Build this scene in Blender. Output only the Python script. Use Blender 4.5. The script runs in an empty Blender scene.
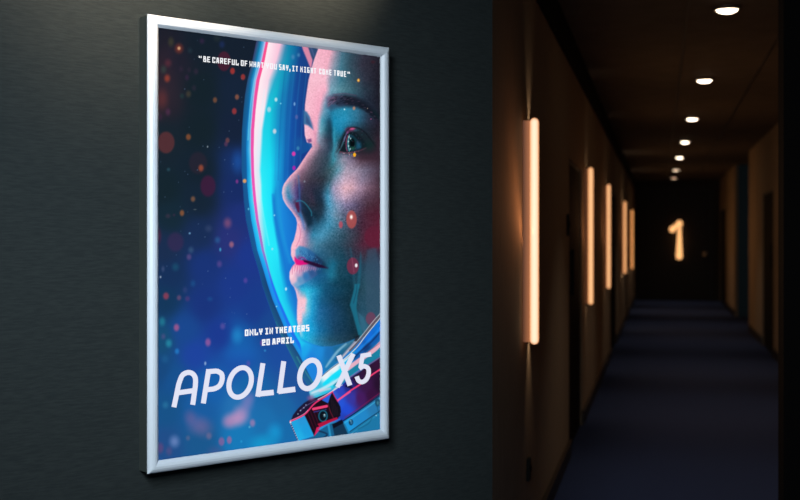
import bpy, bmesh, math, random
import numpy as np
from mathutils import Vector, Matrix

# ------------------------------------------------------------------ scene frame
S = 1.2            # metres per plan unit
F = 1111.0         # focal length in pixels of the 800 px wide frame (50 mm on 36 mm)
HC = 1.055         # ceiling above the eye (plan units)
HF = 1.134         # floor below the eye (plan units)
scene = bpy.context.scene
COL = scene.collection

def W(x, z, h):
    """plan x, plan depth, height relative to eye -> world"""
    return Vector((S * x, S * z, S * (h + HF)))

# ------------------------------------------------------------------ camera
cam_data = bpy.data.cameras.new('camera')
cam = bpy.data.objects.new('camera', cam_data)
COL.objects.link(cam)
cam.location = W(0, 0, 0)
cam.rotation_euler = (math.radians(90), 0, 0)
cam_data.sensor_width = 36.0
cam_data.lens = 36.0 * F / 800.0
cam_data.shift_y = -12.0 / 800.0
cam_data.clip_start = 0.05
cam_data.dof.use_dof = True
cam_data.dof.focus_distance = 3.12
cam_data.dof.aperture_fstop = 3.0
scene.camera = cam

scene.view_settings.view_transform = 'Standard'
scene.view_settings.look = 'None'
scene.view_settings.exposure = 0.0
scene.view_settings.gamma = 1.0
scene.view_settings.use_curve_mapping = False

# ------------------------------------------------------------------ world and large lights
world = bpy.data.worlds.new('world')
scene.world = world
world.use_nodes = True
world.node_tree.nodes['Background'].inputs[0].default_value = (0.25, 0.4, 0.5, 1)
world.node_tree.nodes['Background'].inputs[1].default_value = 0.004

def aim(o, target):
    o.rotation_euler = (Vector(target) - o.location).to_track_quat('-Z', 'Y').to_euler()

def area(name, loc, target, sx, sy, power, color, spread=180):
    l = bpy.data.lights.new(name, 'AREA')
    l.shape = 'RECTANGLE'; l.size = sx; l.size_y = sy
    l.energy = power; l.color = color; l.spread = math.radians(spread)
    o = bpy.data.objects.new(name, l); COL.objects.link(o)
    o.location = loc; aim(o, target)
    return o

def spot(name, loc, target, power, color, size, blend=0.6, rad=0.03):
    l = bpy.data.lights.new(name, 'SPOT')
    l.energy = power; l.color = color; l.spot_size = math.radians(size)
    l.spot_blend = blend; l.shadow_soft_size = rad
    o = bpy.data.objects.new(name, l); COL.objects.link(o)
    o.location = loc; aim(o, target)
    return o

# poster plane frame (plan units)
PA = Vector((-0.5489, 2.4152))            # lower / upper left outer corner of the frame, plan
PD = Vector((0.7738, 0.6333)).normalized()
PN = Vector((PD.y, -PD.x))                # towards the viewer
PW = 0.673
PT, PB = 0.487, -0.5135
def PP(a, h, n=0.0):
    p = PA + PD * a + PN * n
    return W(p.x, p.y, h)

# cool lobby key, unseen fill added for evenness, warm spot above the picture
area('lobby_key', PP(-1.1, 0.96, 1.42), PP(0.35, 0.0, 0), 0.55, 0.35, 26, (0.84, 0.93, 1.0), 150)
area('added_fill', PP(-0.75, 0.3, 1.35), PP(0.42, -0.3, 0), 0.9, 0.6, 9, (0.86, 0.96, 1.0), 90)
spot('wall_washer_left', PP(-0.06, 1.0, 0.50), PP(-0.04, 0.74, 0), 108, (1.0, 0.76, 0.54), 68, 1.0, 0.04)
spot('wall_washer_right', PP(0.44, 1.0, 0.45), PP(0.44, 0.82, 0), 120, (1.0, 0.74, 0.50), 60, 0.9, 0.04)

# ------------------------------------------------------------------ helpers
def lin(c):
    out = []
    for v in c[:3]:
        v = v / 255.0
        out.append(v / 12.92 if v <= 0.04045 else ((v + 0.055) / 1.055) ** 2.4)
    return (out[0], out[1], out[2], 1.0)

def mat(name, color, rough=0.6, metal=0.0, noise=None, bump=None, spec=0.5, stretch=(1, 1, 1)):
    m = bpy.data.materials.new(name); m.use_nodes = True
    nt = m.node_tree; b = nt.nodes['Principled BSDF']
    b.inputs['Base Color'].default_value = lin(color)
    b.inputs['Roughness'].default_value = rough
    b.inputs['Metallic'].default_value = metal
    b.inputs['Specular IOR Level'].default_value = spec
    tc = nt.nodes.new('ShaderNodeTexCoord')
    mp = nt.nodes.new('ShaderNodeMapping'); mp.inputs['Scale'].default_value = stretch
    nt.links.new(tc.outputs['Object'], mp.inputs['Vector'])
    if noise:
        scale, c2 = noise
        n = nt.nodes.new('ShaderNodeTexNoise'); n.inputs['Scale'].default_value = scale
        n.inputs['Detail'].default_value = 5
        nt.links.new(mp.outputs[0], n.inputs['Vector'])
        r = nt.nodes.new('ShaderNodeValToRGB')
        r.color_ramp.elements[0].position = 0.35; r.color_ramp.elements[1].position = 0.65
        r.color_ramp.elements[0].color = lin(color); r.color_ramp.elements[1].color = lin(c2)
        nt.links.new(n.outputs['Fac'], r.inputs['Fac'])
        nt.links.new(r.outputs['Color'], b.inputs['Base Color'])
    if bump:
        scale, strength, dist = bump
        n = nt.nodes.new('ShaderNodeTexNoise'); n.inputs['Scale'].default_value = scale
        n.inputs['Detail'].default_value = 6
        nt.links.new(mp.outputs[0], n.inputs['Vector'])
        bp = nt.nodes.new('ShaderNodeBump'); bp.inputs['Strength'].default_value = strength
        bp.inputs['Distance'].default_value = dist
        nt.links.new(n.outputs['Fac'], bp.inputs['Height'])
        nt.links.new(bp.outputs[0], b.inputs['Normal'])
    return m

def emit(name, color, strength, base=(30, 28, 25)):
    m = bpy.data.materials.new(name); m.use_nodes = True
    b = m.node_tree.nodes['Principled BSDF']
    b.inputs['Base Color'].default_value = lin(base)
    b.inputs['Emission Color'].default_value = color
    b.inputs['Emission Strength'].default_value = strength
    return m

def obj(name, bm, m, parent=None, smooth=False):
    me = bpy.data.meshes.new(name)
    bmesh.ops.recalc_face_normals(bm, faces=bm.faces)
    bm.to_mesh(me); bm.free()
    if smooth:
        for p in me.polygons: p.use_smooth = True
    me.materials.append(m)
    o = bpy.data.objects.new(name, me); COL.objects.link(o)
    if parent:
        o.parent = parent
        o.matrix_parent_inverse = parent.matrix_world.inverted()
    return o

def thing(name, label, cat, loc=(0, 0, 0), rotz=0, group=None):
    o = bpy.data.objects.new(name, None); COL.objects.link(o)
    o.empty_display_size = 0.1
    o.location = loc; o.rotation_euler = (0, 0, rotz)
    o.matrix_world = Matrix.Translation(Vector(loc)) @ Matrix.Rotation(rotz, 4, 'Z')
    if label: o['label'] = label
    if cat: o['category'] = cat
    if group: o['group'] = group
    return o

def structure(o, label=None, cat=None):
    o['kind'] = 'structure'
    if label: o['label'] = label
    if cat: o['category'] = cat
    return o

# corridor frame: s along the passage, l to the right of the eye, h above the eye
CS = Vector((0.2279, 0.9737)).normalized()
CR = Vector((CS.y, -CS.x))
def CO(s, l, h):
    p = CS * s + CR * l
    return W(p.x, p.y, h)
CANG = math.atan2(CS.y, CS.x) - math.pi / 2      # rotation of the corridor axes
def SZ(z, l):                                     # s of camera depth z at lateral l
    return (z + 0.2279 * l) / 0.9737

def hexa(bm, pts):
    v = [bm.verts.new(p) for p in pts]
    for f in ((0, 1, 2, 3), (7, 6, 5, 4), (0, 4, 5, 1), (1, 5, 6, 2), (2, 6, 7, 3), (3, 7, 4, 0)):
        bm.faces.new([v[i] for i in f])

def cbox(bm, s0, s1, l0, l1, h0, h1):
    hexa(bm, [CO(s0, l0, h0), CO(s1, l0, h0), CO(s1, l1, h0), CO(s0, l1, h0),
              CO(s0, l0, h1), CO(s1, l0, h1), CO(s1, l1, h1), CO(s0, l1, h1)])

def cboxes(boxes):
    bm = bmesh.new()
    for b in boxes: cbox(bm, *b)
    return bm

def bevel(bm, w, seg=2):
    bmesh.ops.bevel(bm, geom=list(bm.edges), offset=w, segments=seg, affect='EDGES', profile=0.7)
    return bm

# ------------------------------------------------------------------ materials
M_wall = mat('charcoal_fabric_wall', (32, 39, 41), 0.85, noise=(90, (40, 47, 48)),
             bump=(330, 0.32, 0.002), spec=0.2, stretch=(0.3, 0.3, 3.0))
M_corr = mat('brown_corridor_panelling', (146, 128, 106), 0.85, noise=(22, (162, 142, 118)),
             bump=(60, 0.12, 0.001), spec=0.12, stretch=(6, 6, 0.35))
M_ceil = mat('dark_ceiling_board', (80, 72, 66), 0.8, noise=(6, (90, 81, 74)), spec=0.2)
M_carpet = mat('navy_carpet', (46, 56, 86), 1.0, noise=(240, (60, 72, 106)), bump=(500, 0.6, 0.004), spec=0.05)
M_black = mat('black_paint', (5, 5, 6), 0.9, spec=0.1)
M_base = mat('dark_baseboard', (24, 19, 15), 0.5)
M_door = mat('near_black_door', (9, 8, 7), 0.85, noise=(9, (12, 10, 9)), spec=0.1, stretch=(4, 4, 0.4))
M_bdoor = mat('dark_blue_side_wall', (40, 84, 104), 0.6)
M_metal = mat('brushed_steel', (150, 145, 135), 0.35, 0.9)
M_bronze = mat('bronze_light_fin', (205, 140, 95), 0.55)
M_plate = mat('dark_plate', (10, 12, 12), 0.8, spec=0.2)
M_frame = mat('satin_silver_frame', (208, 219, 231), 0.42, 0.0, bump=(400, 0.03, 0.0005), spec=0.6)
M_box = mat('dark_frame_side', (56, 64, 62), 0.6)

# ------------------------------------------------------------------ setting
ZE = 20.15
LL, LR = -0.4605, 1.052
SE = SZ(ZE, 0.3)
sP = 3.047
th = 0.16
bm = bmesh.new()
hexa(bm, [W(-4, -3, -HF - 0.1), W(12, -3, -HF - 0.1), W(12, 23, -HF - 0.1), W(-4, 23, -HF - 0.1),
          W(-4, -3, -HF), W(12, -3, -HF), W(12, 23, -HF), W(-4, 23, -HF)])
structure(obj('floor', bm, M_carpet))
bm = bmesh.new()
hexa(bm, [W(-4, -3, HC), W(12, -3, HC), W(12, 23, HC), W(-4, 23, HC),
          W(-4, -3, HC + 0.1), W(12, -3, HC + 0.1), W(12, 23, HC + 0.1), W(-4, 23, HC + 0.1)])
structure(obj('ceiling', bm, M_ceil))

# picture wall (mitred onto the corridor wall)
bm = bmesh.new()
def pw(t, n):
    p = PA + PD * t + PN * (n - 0.0432)
    return p
# corner where the picture wall meets the corridor's left wall line
q = pw(0, 0)
tcorner = (LL - q.dot(CR)) / PD.dot(CR)
corner = pw(tcorner, 0)
sC = corner.dot(CS)
back = pw(tcorner, -th) 
A0, A1 = pw(-2.6, 0), pw(-2.6, -th)
tb = (LL - th - pw(0, -th).dot(CR)) / PD.dot(CR)
B1 = pw(tb, -th)
pts = [A0, corner, B1, A1]
hexa(bm, [W(p.x, p.y, -HF) for p in pts] + [W(p.x, p.y, HC) for p in pts])
structure(obj('wall_front', bm, M_wall))

# left corridor wall with two recessed doorways
DA = (SZ(5.77, LL), SZ(6.72, LL), 0.415)
DB = (SZ(10.6, LL), SZ(12.0, LL), 0.46)
DT = HC
bm = bmesh.new()
# first stretch, mitred at the corner
a, b = CO(sC, LL, -HF), CO(DA[0], LL, -HF)
def prism4(bm, ps, h0, h1):
    hexa(bm, [W(p.x, p.y, h0) for p in ps] + [W(p.x, p.y, h1) for p in ps])
def cp(s, l): return CS * s + CR * l
prism4(bm, [corner, cp(DA[0], LL), cp(DA[0], LL - th), B1], -HF, HC)
for box in [(DA[0], DA[1], LL - th, LL, DA[2], HC), (DA[1], DB[0], LL - th, LL, -HF, HC),
            (DB[0], DB[1], LL - th, LL, DB[2], HC), (DB[1], SE, LL - th, LL, -HF, HC)]:
    cbox(bm, *box)
structure(obj('wall_left', bm, M_corr))

# right corridor wall: pier near the viewer, doorway, side passage, doorway
DC = (SZ(10.6, LR), SZ(11.72, LR), 0.47)
SP0, SP1 = SZ(13.5, LR), SZ(16.0, LR)
DD = (SZ(18.3, LR), SZ(19.9, LR), 0.50)
bm = cboxes([(3.95, DC[0], LR, LR + 0.04, -HF, HC), (DC[0], DC[1], LR, LR + 0.04, DC[2], HC),
             (DC[1], SP0, LR, LR + 0.04, -HF, HC), (SP1, DD[0], LR, LR + 0.04, -HF, HC),
             (DD[0], DD[1], LR, LR + 0.04, DD[2], HC), (DD[1], SE, LR, LR + 0.04, -HF, HC)])
structure(obj('wall_right', bm, M_corr))
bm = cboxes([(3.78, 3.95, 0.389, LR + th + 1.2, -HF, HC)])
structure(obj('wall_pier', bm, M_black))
# side passage walls
bm = cboxes([(SP1, SP1 + 0.12, LR + 0.041, LR + 2.2, -HF, HC), (SP0 - 0.12, SP0, LR + 0.041, LR + 2.2, -HF, HC),
             (SP0 - 0.12, SP1 + 0.12, LR + 2.2, LR + 2.32, -HF, HC)])
structure(obj('wall_passage', bm, M_bdoor))
area('added_passage_fill', CO((SP0 + SP1) / 2, LR + 1.2, HC - 0.1), CO(SP1, LR + 0.5, -0.3), 0.4, 0.4, 0.16, (0.45, 0.8, 1.0), 140)  # unseen cool lamp added to bring out the passage wall's blue
bm = cboxes([(SE, SE + 0.12, LL - th, LR + th, -HF, HC)])
structure(obj('wall_back', bm, mat('dark_end_wall', (40, 32, 25), 0.6)))

# doors in the recesses
def door(name, s0, s1, lout, sgn, top, m=M_door, plane='l'):
    d = thing(name, None, None, CO((s0 + s1) / 2, lout, -HF), 0)
    structure(d)
    l0, l1 = sorted((lout, lout + 0.035 * sgn))
    bm = cboxes([(s0 + 0.02, s1 - 0.02, l0, l1, -HF + 0.005, top - 0.02)])
    bevel(bm, 0.004)
    obj('door_leaf', bm, m, d)
    fl0, fl1 = sorted((lout, lout + 0.05 * sgn))
    bm = cboxes([(s0, s0 + 0.02, fl0, fl1, -HF, top), (s1 - 0.02, s1, fl0, fl1, -HF, top),
                 (s0 + 0.02, s1 - 0.02, fl0, fl1, top - 0.02, top)])
    obj('door_frame', bm, M_base, d)
    hl0, hl1 = sorted((lout - 0.03 * sgn, lout - 0.012 * sgn))
    bm = cboxes([(s0 + 0.08, s0 + 0.10, hl0, hl1, -0.30, -0.06),
                 (s0 + 0.085, s0 + 0.095, min(lout, hl0), max(lout, hl1), -0.29, -0.275),
                 (s0 + 0.085, s0 + 0.095, min(lout, hl0), max(lout, hl1), -0.085, -0.07)])
    obj('door_handle', bm, M_plate, d)
    return d
door('door_1', DA[0], DA[1], LL - 0.010, -1, DA[2])
door('door_2', DB[0], DB[1], LL - 0.010, -1, DB[2])
door('door_3', DC[0], DC[1], LR + 0.010, 1, DC[2])
door('door_4', DD[0], DD[1], LR + 0.010, 1, DD[2])

# double-width auditorium door on the end wall
d = thing('door_5', None, None, CO(SE, 0.3, -HF), 0); structure(d)
bm = cboxes([(SE - 0.03, SE - 0.001, LL + 0.16, 0.87, -HF + 0.01, 0.86)]); bevel(bm, 0.006)
obj('door_leaf', bm, mat('end_door_leaf', (24, 19, 14), 0.45, spec=0.3), d)
bm = cboxes([(SE - 0.05, SE - 0.001, LL + 0.10, LL + 0.155, -HF, 0.92), (SE - 0.05, SE - 0.001, 0.875, 0.93, -HF, 0.92),
             (SE - 0.05, SE - 0.001, LL + 0.155, 0.875, 0.865, 0.92)])
obj('door_frame', bm, M_base, d)
bm = bmesh.new()
bmesh.ops.create_uvsphere(bm, u_segments=20, v_segments=12, radius=0.05 * S)
bmesh.ops.translate(bm, vec=CO(SE - 0.08, 0.80, -0.30), verts=bm.verts)
cbox(bm, SE - 0.06, SE - 0.03, 0.785, 0.815, -0.315, -0.285)
obj('door_knob', bm, M_metal, d, True)

# baseboards (left wall stretches, right wall stretches)
def bboard(name, parts, l, sgn):
    bm = bmesh.new()
    for s0, s1 in parts:
        l0, l1 = sorted((l, l + 0.012 * sgn))
        cbox(bm, s0, s1, l0, l1, -HF, -HF + 0.08)
        l0, l1 = sorted((l, l + 0.018 * sgn))
        cbox(bm, s0, s1, l0, l1, -HF + 0.08, -HF + 0.088)
    structure(obj(name, bm, M_base))
bboard('baseboard_left', [(sC + 0.01, DA[0]), (DA[1], DB[0]), (DB[1], SE - 0.06)], LL, 1)
bboard('baseboard_right', [(3.96, DC[0]), (DC[1], SP0), (SP1, DD[0]), (DD[1], SE - 0.06)], LR, -1)
# black strip painting in the shadow where the left wall meets the ceiling
bm = cboxes([(sC + 0.03, SE - 0.01, LL, LL + 0.02, 0.905, HC - 0.001)])
structure(obj('trim_1', bm, M_black))
# ceiling joints running down the passage
for k, l in enumerate((0.12, 0.60)):
    bm = cboxes([(3.96, SE - 0.01, l, l + 0.012, HC - 0.004, HC - 0.0005)])
    structure(obj('trim_%d' % (k + 2), bm, M_base))

# ------------------------------------------------------------------ poster art
def hexpix(x, y, z): return None
NU, NV = 470, 860
fr = 0.0262                      # visible rail width
pa0, pa1 = 0.015, PW - 0.015
pb0, pb1 = PB + 0.015, PT - 0.015
PNOFF = -0.004
def px2ab(x, y, n=PNOFF):
    o = PA + PN * n
    k = (x - 400.0) / F
    t = (k * o.y - o.x) / (PD.x - PD.y * k)
    z = o.y + PD.y * t
    return t, (238.0 - y) * z / F

us = np.linspace(pa0, pa1, NU); vs = np.linspace(pb0, pb1, NV)
AA, BB = np.meshgrid(us, vs)
ox, oy = PA.x + PN.x * PNOFF, PA.y + PN.y * PNOFF
XX = ox + PD.x * AA; ZZ = oy + PD.y * AA
X = (400.0 + F * XX / ZZ).ravel(); Y = (238.0 - F * BB / ZZ).ravel()
N = X.size
IMG = np.zeros((N, 3))
def C3(c): return np.array(c, float)
def sstep(e0, e1, v):
    t = np.clip((v - e0) / (e1 - e0 + 1e-9), 0, 1); return t * t * (3 - 2 * t)
def blend(idx, a, col):
    IMG[idx] = IMG[idx] * (1 - a[:, None]) + np.asarray(col) * a[:, None]
def box_idx(x0, x1, y0, y1):
    return np.nonzero((X > x0) & (X < x1) & (Y > y0) & (Y < y1))[0]
def segdist(px, py, pts, closed=False):
    best = np.full(px.shape, 1e9); tt = np.zeros(px.shape)
    P = list(pts) + ([pts[0]] if closed else [])
    n = len(P) - 1
    for i in range(n):
        x0, y0 = P[i][:2]; x1, y1 = P[i + 1][:2]
        dx, dy = x1 - x0, y1 - y0; L = dx * dx + dy * dy + 1e-9
        t = np.clip(((px - x0) * dx + (py - y0) * dy) / L, 0, 1)
        d = np.hypot(px - x0 - t * dx, py - y0 - t * dy)
        m = d < best; best[m] = d[m]; tt[m] = (i + t[m]) / n
    return best, tt
def inside(px, py, P):
    r = np.zeros(px.shape, bool); n = len(P)
    for i in range(n):
        x0, y0 = P[i][:2]; x1, y1 = P[(i + 1) % n][:2]
        if y0 == y1: continue
        c = ((y0 > py) != (y1 > py)) & (px < (x1 - x0) * (py - y0) / (y1 - y0) + x0)
        r ^= c
    return r
def smooth_pts(P, n=5, closed=False):
    out = []; L = len(P)
    for i in range(L if closed else L - 1):
        g = lambda k: np.array(P[k % L] if closed else P[min(max(k, 0), L - 1)], float)
        p0, p1, p2, p3 = g(i - 1), g(i), g(i + 1), g(i + 2)
        for k in range(n):
            t = k / n
            out.append(tuple(0.5 * ((2 * p1) + (-p0 + p2) * t + (2 * p0 - 5 * p1 + 4 * p2 - p3) * t * t + (-p0 + 3 * p1 - 3 * p2 + p3) * t ** 3)))
    if not closed: out.append(tuple(P[-1]))
    return out
def poly(P, col, soft=0.6, a=1.0, curve=False):
    if curve: P = smooth_pts(P, 4, True)
    xs = [p[0] for p in P]; ys = [p[1] for p in P]; m = soft + 1
    i = box_idx(min(xs) - m, max(xs) + m, min(ys) - m, max(ys) + m)
    if not len(i): return
    px, py = X[i], Y[i]
    d, _ = segdist(px, py, P, True)
    sd = np.where(inside(px, py, P), d, -d)
    c = col(px, py) if callable(col) else C3(col)
    blend(i, a * sstep(-soft, soft, sd), c)
def stroke(P, w, col, soft=0.5, a=1.0, curve=True, taper=0):
    if curve and len(P) > 2: P = smooth_pts(P, 4)
    xs = [p[0] for p in P]; ys = [p[1] for p in P]; m = w + soft + 1
    i = box_idx(min(xs) - m, max(xs) + m, min(ys) - m, max(ys) + m)
    if not len(i): return
    d, t = segdist(X[i], Y[i], P)
    ww = w / 2 * (1 - taper * np.abs(2 * t - 1) ** 2)
    blend(i, a * (1 - sstep(-soft, soft, d - ww)), C3(col))
def blob(x, y, rx, ry, col, a=1.0, soft=0.4):
    i = box_idx(x - rx * 1.8 - 1, x + rx * 1.8 + 1, y - ry * 1.8 - 1, y + ry * 1.8 + 1)
    if not len(i): return
    d = np.hypot((X[i] - x) / rx, (Y[i] - y) / ry)
    blend(i, a * (1 - sstep(1 - soft, 1 + soft, d)), C3(col))
def idw(px, py, pts, e=60.0, p=2.0):
    num = np.zeros((px.size, 3)); den = np.zeros(px.size)
    for q in pts:
        w = 1.0 / ((px - q[0]) ** 2 + 0.7 * (py - q[1]) ** 2 + e) ** p
        num += w[:, None] * C3(q[2]); den += w
    return num / den[:, None]
rng = np.random.RandomState(7)

# night sky background of the print
BG = [(160,35,(30,35,48)),(200,45,(25,38,52)),(240,50,(25,38,55)),(175,60,(38,38,54)),(160,70,(44,38,50)),(200,90,(24,40,50)),
(235,90,(26,42,66)),(165,100,(44,40,52)),(200,130,(24,40,50)),(235,130,(26,40,66)),(165,140,(28,42,54)),(238,162,(28,55,115)),
(200,170,(24,40,54)),(165,190,(24,42,52)),(238,190,(28,50,112)),(200,200,(25,42,60)),(242,215,(35,55,132)),(170,215,(25,47,62)),
(165,250,(30,50,85)),(200,235,(28,50,92)),(230,240,(45,55,130)),(248,255,(32,60,150)),(205,265,(28,56,128)),(170,275,(25,52,95)),
(235,285,(30,60,145)),(165,300,(22,58,95)),(205,305,(28,55,130)),(255,310,(28,62,145)),(185,330,(28,75,150)),(160,340,(25,80,120)),
(220,335,(30,60,150)),(268,325,(28,75,150)),(160,370,(25,75,130)),(195,355,(32,70,165)),(240,340,(25,100,180)),(240,360,(30,85,175)),
(282,355,(30,80,165)),(175,380,(25,85,150)),(210,385,(25,100,180)),(250,385,(25,105,175)),(292,380,(35,85,160)),(165,410,(25,85,140)),
(200,410,(28,95,165)),(240,405,(40,118,185)),(280,405,(30,105,170)),(165,445,(35,80,140)),(200,440,(28,90,145)),(240,435,(25,125,190)),
(285,430,(25,110,175)),(268,420,(30,115,180)),(310,400,(30,90,160))]
IMG[:] = idw(X, Y, BG)
IMG *= np.interp(Y, [40, 200, 300, 460], [.84, .88, .94, .97])[:, None]
# soft clouds and bokeh
for b in [(165,66,8,30,(62,40,52),.3,.9),(170,90,12,18,(52,42,54),.3,.9),(160,100,7,14,(80,45,52),.3,.9),
 (179,48.5,3.4,4,(190,70,45),.8,.9),(179,48.3,1.4,1.6,(255,215,160),1,.7),(171,42,2.5,4,(90,90,50),.6,.9),(168,63,3,3.4,(120,50,62),.7,.9),
 (163.5,69.5,2.6,3.4,(60,95,80),.6,.9),(167.2,78.3,2.6,3.4,(200,75,50),.9,.8),(202,41,2.2,2.4,(70,40,80),.7,.9),(222,44.5,2.4,3,(35,55,120),.7,.9),
 (217,38,3,3,(50,60,55),.6,.9),(190,50.5,2,2.4,(40,65,75),.6,.9),(224,61.2,6.6,9.8,(82,28,48),.85,.12),(232.5,71,2.3,3.2,(225,60,50),1,.4),
 (243,77,2.2,2.9,(215,62,52),1,.4),(196,71.5,2,2.6,(70,45,70),.6,.8),(187,77.5,1.8,2.6,(70,40,75),.7,.8),(181,69,2,2.6,(55,42,62),.6,.8),(189,70,1.6,2.4,(55,42,62),.6,.8),
 (162,99,5,8,(130,55,52),.45,.9),(188.5,94,2.3,3,(90,75,55),.8,.8),(182,96,2,2.4,(35,75,70),.6,.8),(168,112,2.2,3.2,(95,50,85),.8,.8),(160,117,2,3,(75,40,70),.7,.8),
 (194,88,2,2.6,(60,45,65),.6,.8),(215,100,2,2.7,(165,95,60),.9,.5),(237,97,2,2.6,(190,105,70),.95,.5),(234.3,111.2,2.3,3.1,(205,60,58),1,.4),
 (166,142.5,8.5,10.8,(92,48,52),.95,.14),(188.4,137,2.4,3,(180,95,50),.95,.5),(227.5,140.3,2,2.6,(150,80,75),.9,.5),(226,144,1.8,2.4,(110,60,90),.9,.5),
 (207.6,146.7,.7,1,(190,205,215),.9,.5),(198,163,9,11,(42,36,50),.8,.2),(201,168,2.4,3.2,(205,90,55),.95,.6),(238,162,5,9,(30,90,175),.7,.95),
 (168.5,169.5,1.6,1.6,(50,95,110),.8,.8),(208,186,7.5,10.5,(70,28,60),.85,.2),(193,199,2.1,2.6,(165,105,70),.95,.6),(182,213,2.1,2.9,(190,105,55),.95,.5),
 (237,181.5,1.3,2,(175,60,150),.95,.5),(195,209.5,1.6,.6,(120,130,130),.7,.6),(168,216,2.2,2,(80,55,75),.7,.8),(174,215,1.2,1.2,(75,45,70),.7,.8),
 (227.6,223,3.4,4.4,(185,95,120),.8,.9),(231.5,244.5,2.3,3,(200,115,125),.95,.5),(208.5,228.5,3,3,(70,85,120),.6,.9),(217.5,240,2.4,2.8,(45,110,165),.8,.9),
 (220.3,249.6,1,1.8,(80,200,235),1,.6),(189.7,233.3,1,1,(140,200,240),1,.6),(191,250,2.4,2.8,(75,110,140),.7,.9),(189,257,2.2,2.8,(120,85,140),.85,.7),(219.4,264,2.3,3,(120,80,150),.8,.8),
 (175.5,242,8,9.5,(62,42,82),.65,.25),(157,236,4,8,(95,35,62),.7,.5),(175.5,267,3,3.4,(30,100,125),.7,.9),(163,269,1.4,2.6,(90,100,140),.7,.9),(160.5,277,.8,1.2,(220,230,240),.9,.5),
 (166,296,2.8,3.4,(195,65,85),.95,.5),(179,297.7,2,2.4,(150,85,120),.8,.7),(187.5,298.7,2.2,2.4,(100,60,120),.8,.7),(193,283.5,2.2,2.8,(30,95,150),.7,.9),(185,290,2,2.6,(70,75,130),.6,.9),
 (210,299,2.4,2,(30,90,150),.7,.9),(245.5,280.5,1.9,2.5,(115,75,165),.85,.7),(162.2,321.5,2.8,4,(40,150,165),.85,.8),(176.5,327.5,2.6,3.4,(225,95,140),.95,.6),(163.3,336.5,2,2.6,(100,80,135),.8,.8),
 (168.8,343.3,2.8,3.6,(45,165,185),.9,.8),(177,351.3,2,2.6,(40,145,225),.9,.7),(222.7,326.2,2.4,3,(120,90,165),.8,.7),(208,342.3,2.6,3.8,(200,100,160),.95,.6),(237.3,335.5,4.6,6.6,(35,140,205),.8,.95),
 (165,359,3,3.4,(35,100,150),.7,.9),(205.3,363.4,1,1.8,(190,215,235),1,.6),(248.3,363.5,1.8,2.6,(110,80,170),.85,.8),(165.5,405,2.6,3,(50,130,170),.8,.9),(256,380,1.6,2.6,(75,85,170),.7,.8),
 (261.5,343,1.4,2.4,(150,60,150),.9,.7),(265,350.6,1.1,1.1,(60,160,215),.9,.7),(240,353,14,7,(25,110,190),.4,.95),
 (190,417,5,6,(110,95,150),.6,.9),(197,425,8,8,(125,105,160),.6,.9),(205,428,7,8,(115,100,150),.5,.9),(188,438,2,2.4,(110,105,140),.8,.7),(209,436,2.6,3.2,(140,110,145),.8,.7),
 (174.5,441.5,4.2,5,(135,155,210),.7,.95),(160,448,3.4,5,(140,65,110),.7,.6),(169,451,2.8,4,(110,80,130),.7,.8),(216,452,7,5,(75,85,140),.6,.9),
 (233,420,8,6.5,(220,150,190),.75,.8),(241,415,7,8,(215,150,195),.75,.8),(247,403,5,7,(160,130,190),.6,.9),(251,397,4,5,(120,120,185),.5,.9),(228,423,5,5,(190,130,180),.5,.9),
 (221.5,441.5,2.9,4.2,(180,95,150),.9,.4),(229.3,440,2.4,3.8,(205,100,150),.9,.4),(252.5,423,2.6,3.6,(220,130,175),.85,.6),(249.5,427,1,1.2,(120,200,225),.8,.6),
 (241.3,441.5,1,1.2,(50,170,220),.8,.6),(262,444,10,7,(20,165,215),.75,.95),(275,432,6,7,(25,160,220),.75,.95),(270,440,9,7,(20,150,205),.5,.95)]:
    b = list(b)
    b[5] *= .62 if b[2] < 3.5 else .85
    blob(*b)
for k in range(45):
    blob(rng.uniform(160, 250), rng.uniform(40, 330), .45, .6, (120, 150, 190), rng.uniform(.15, .5), .5)

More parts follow.
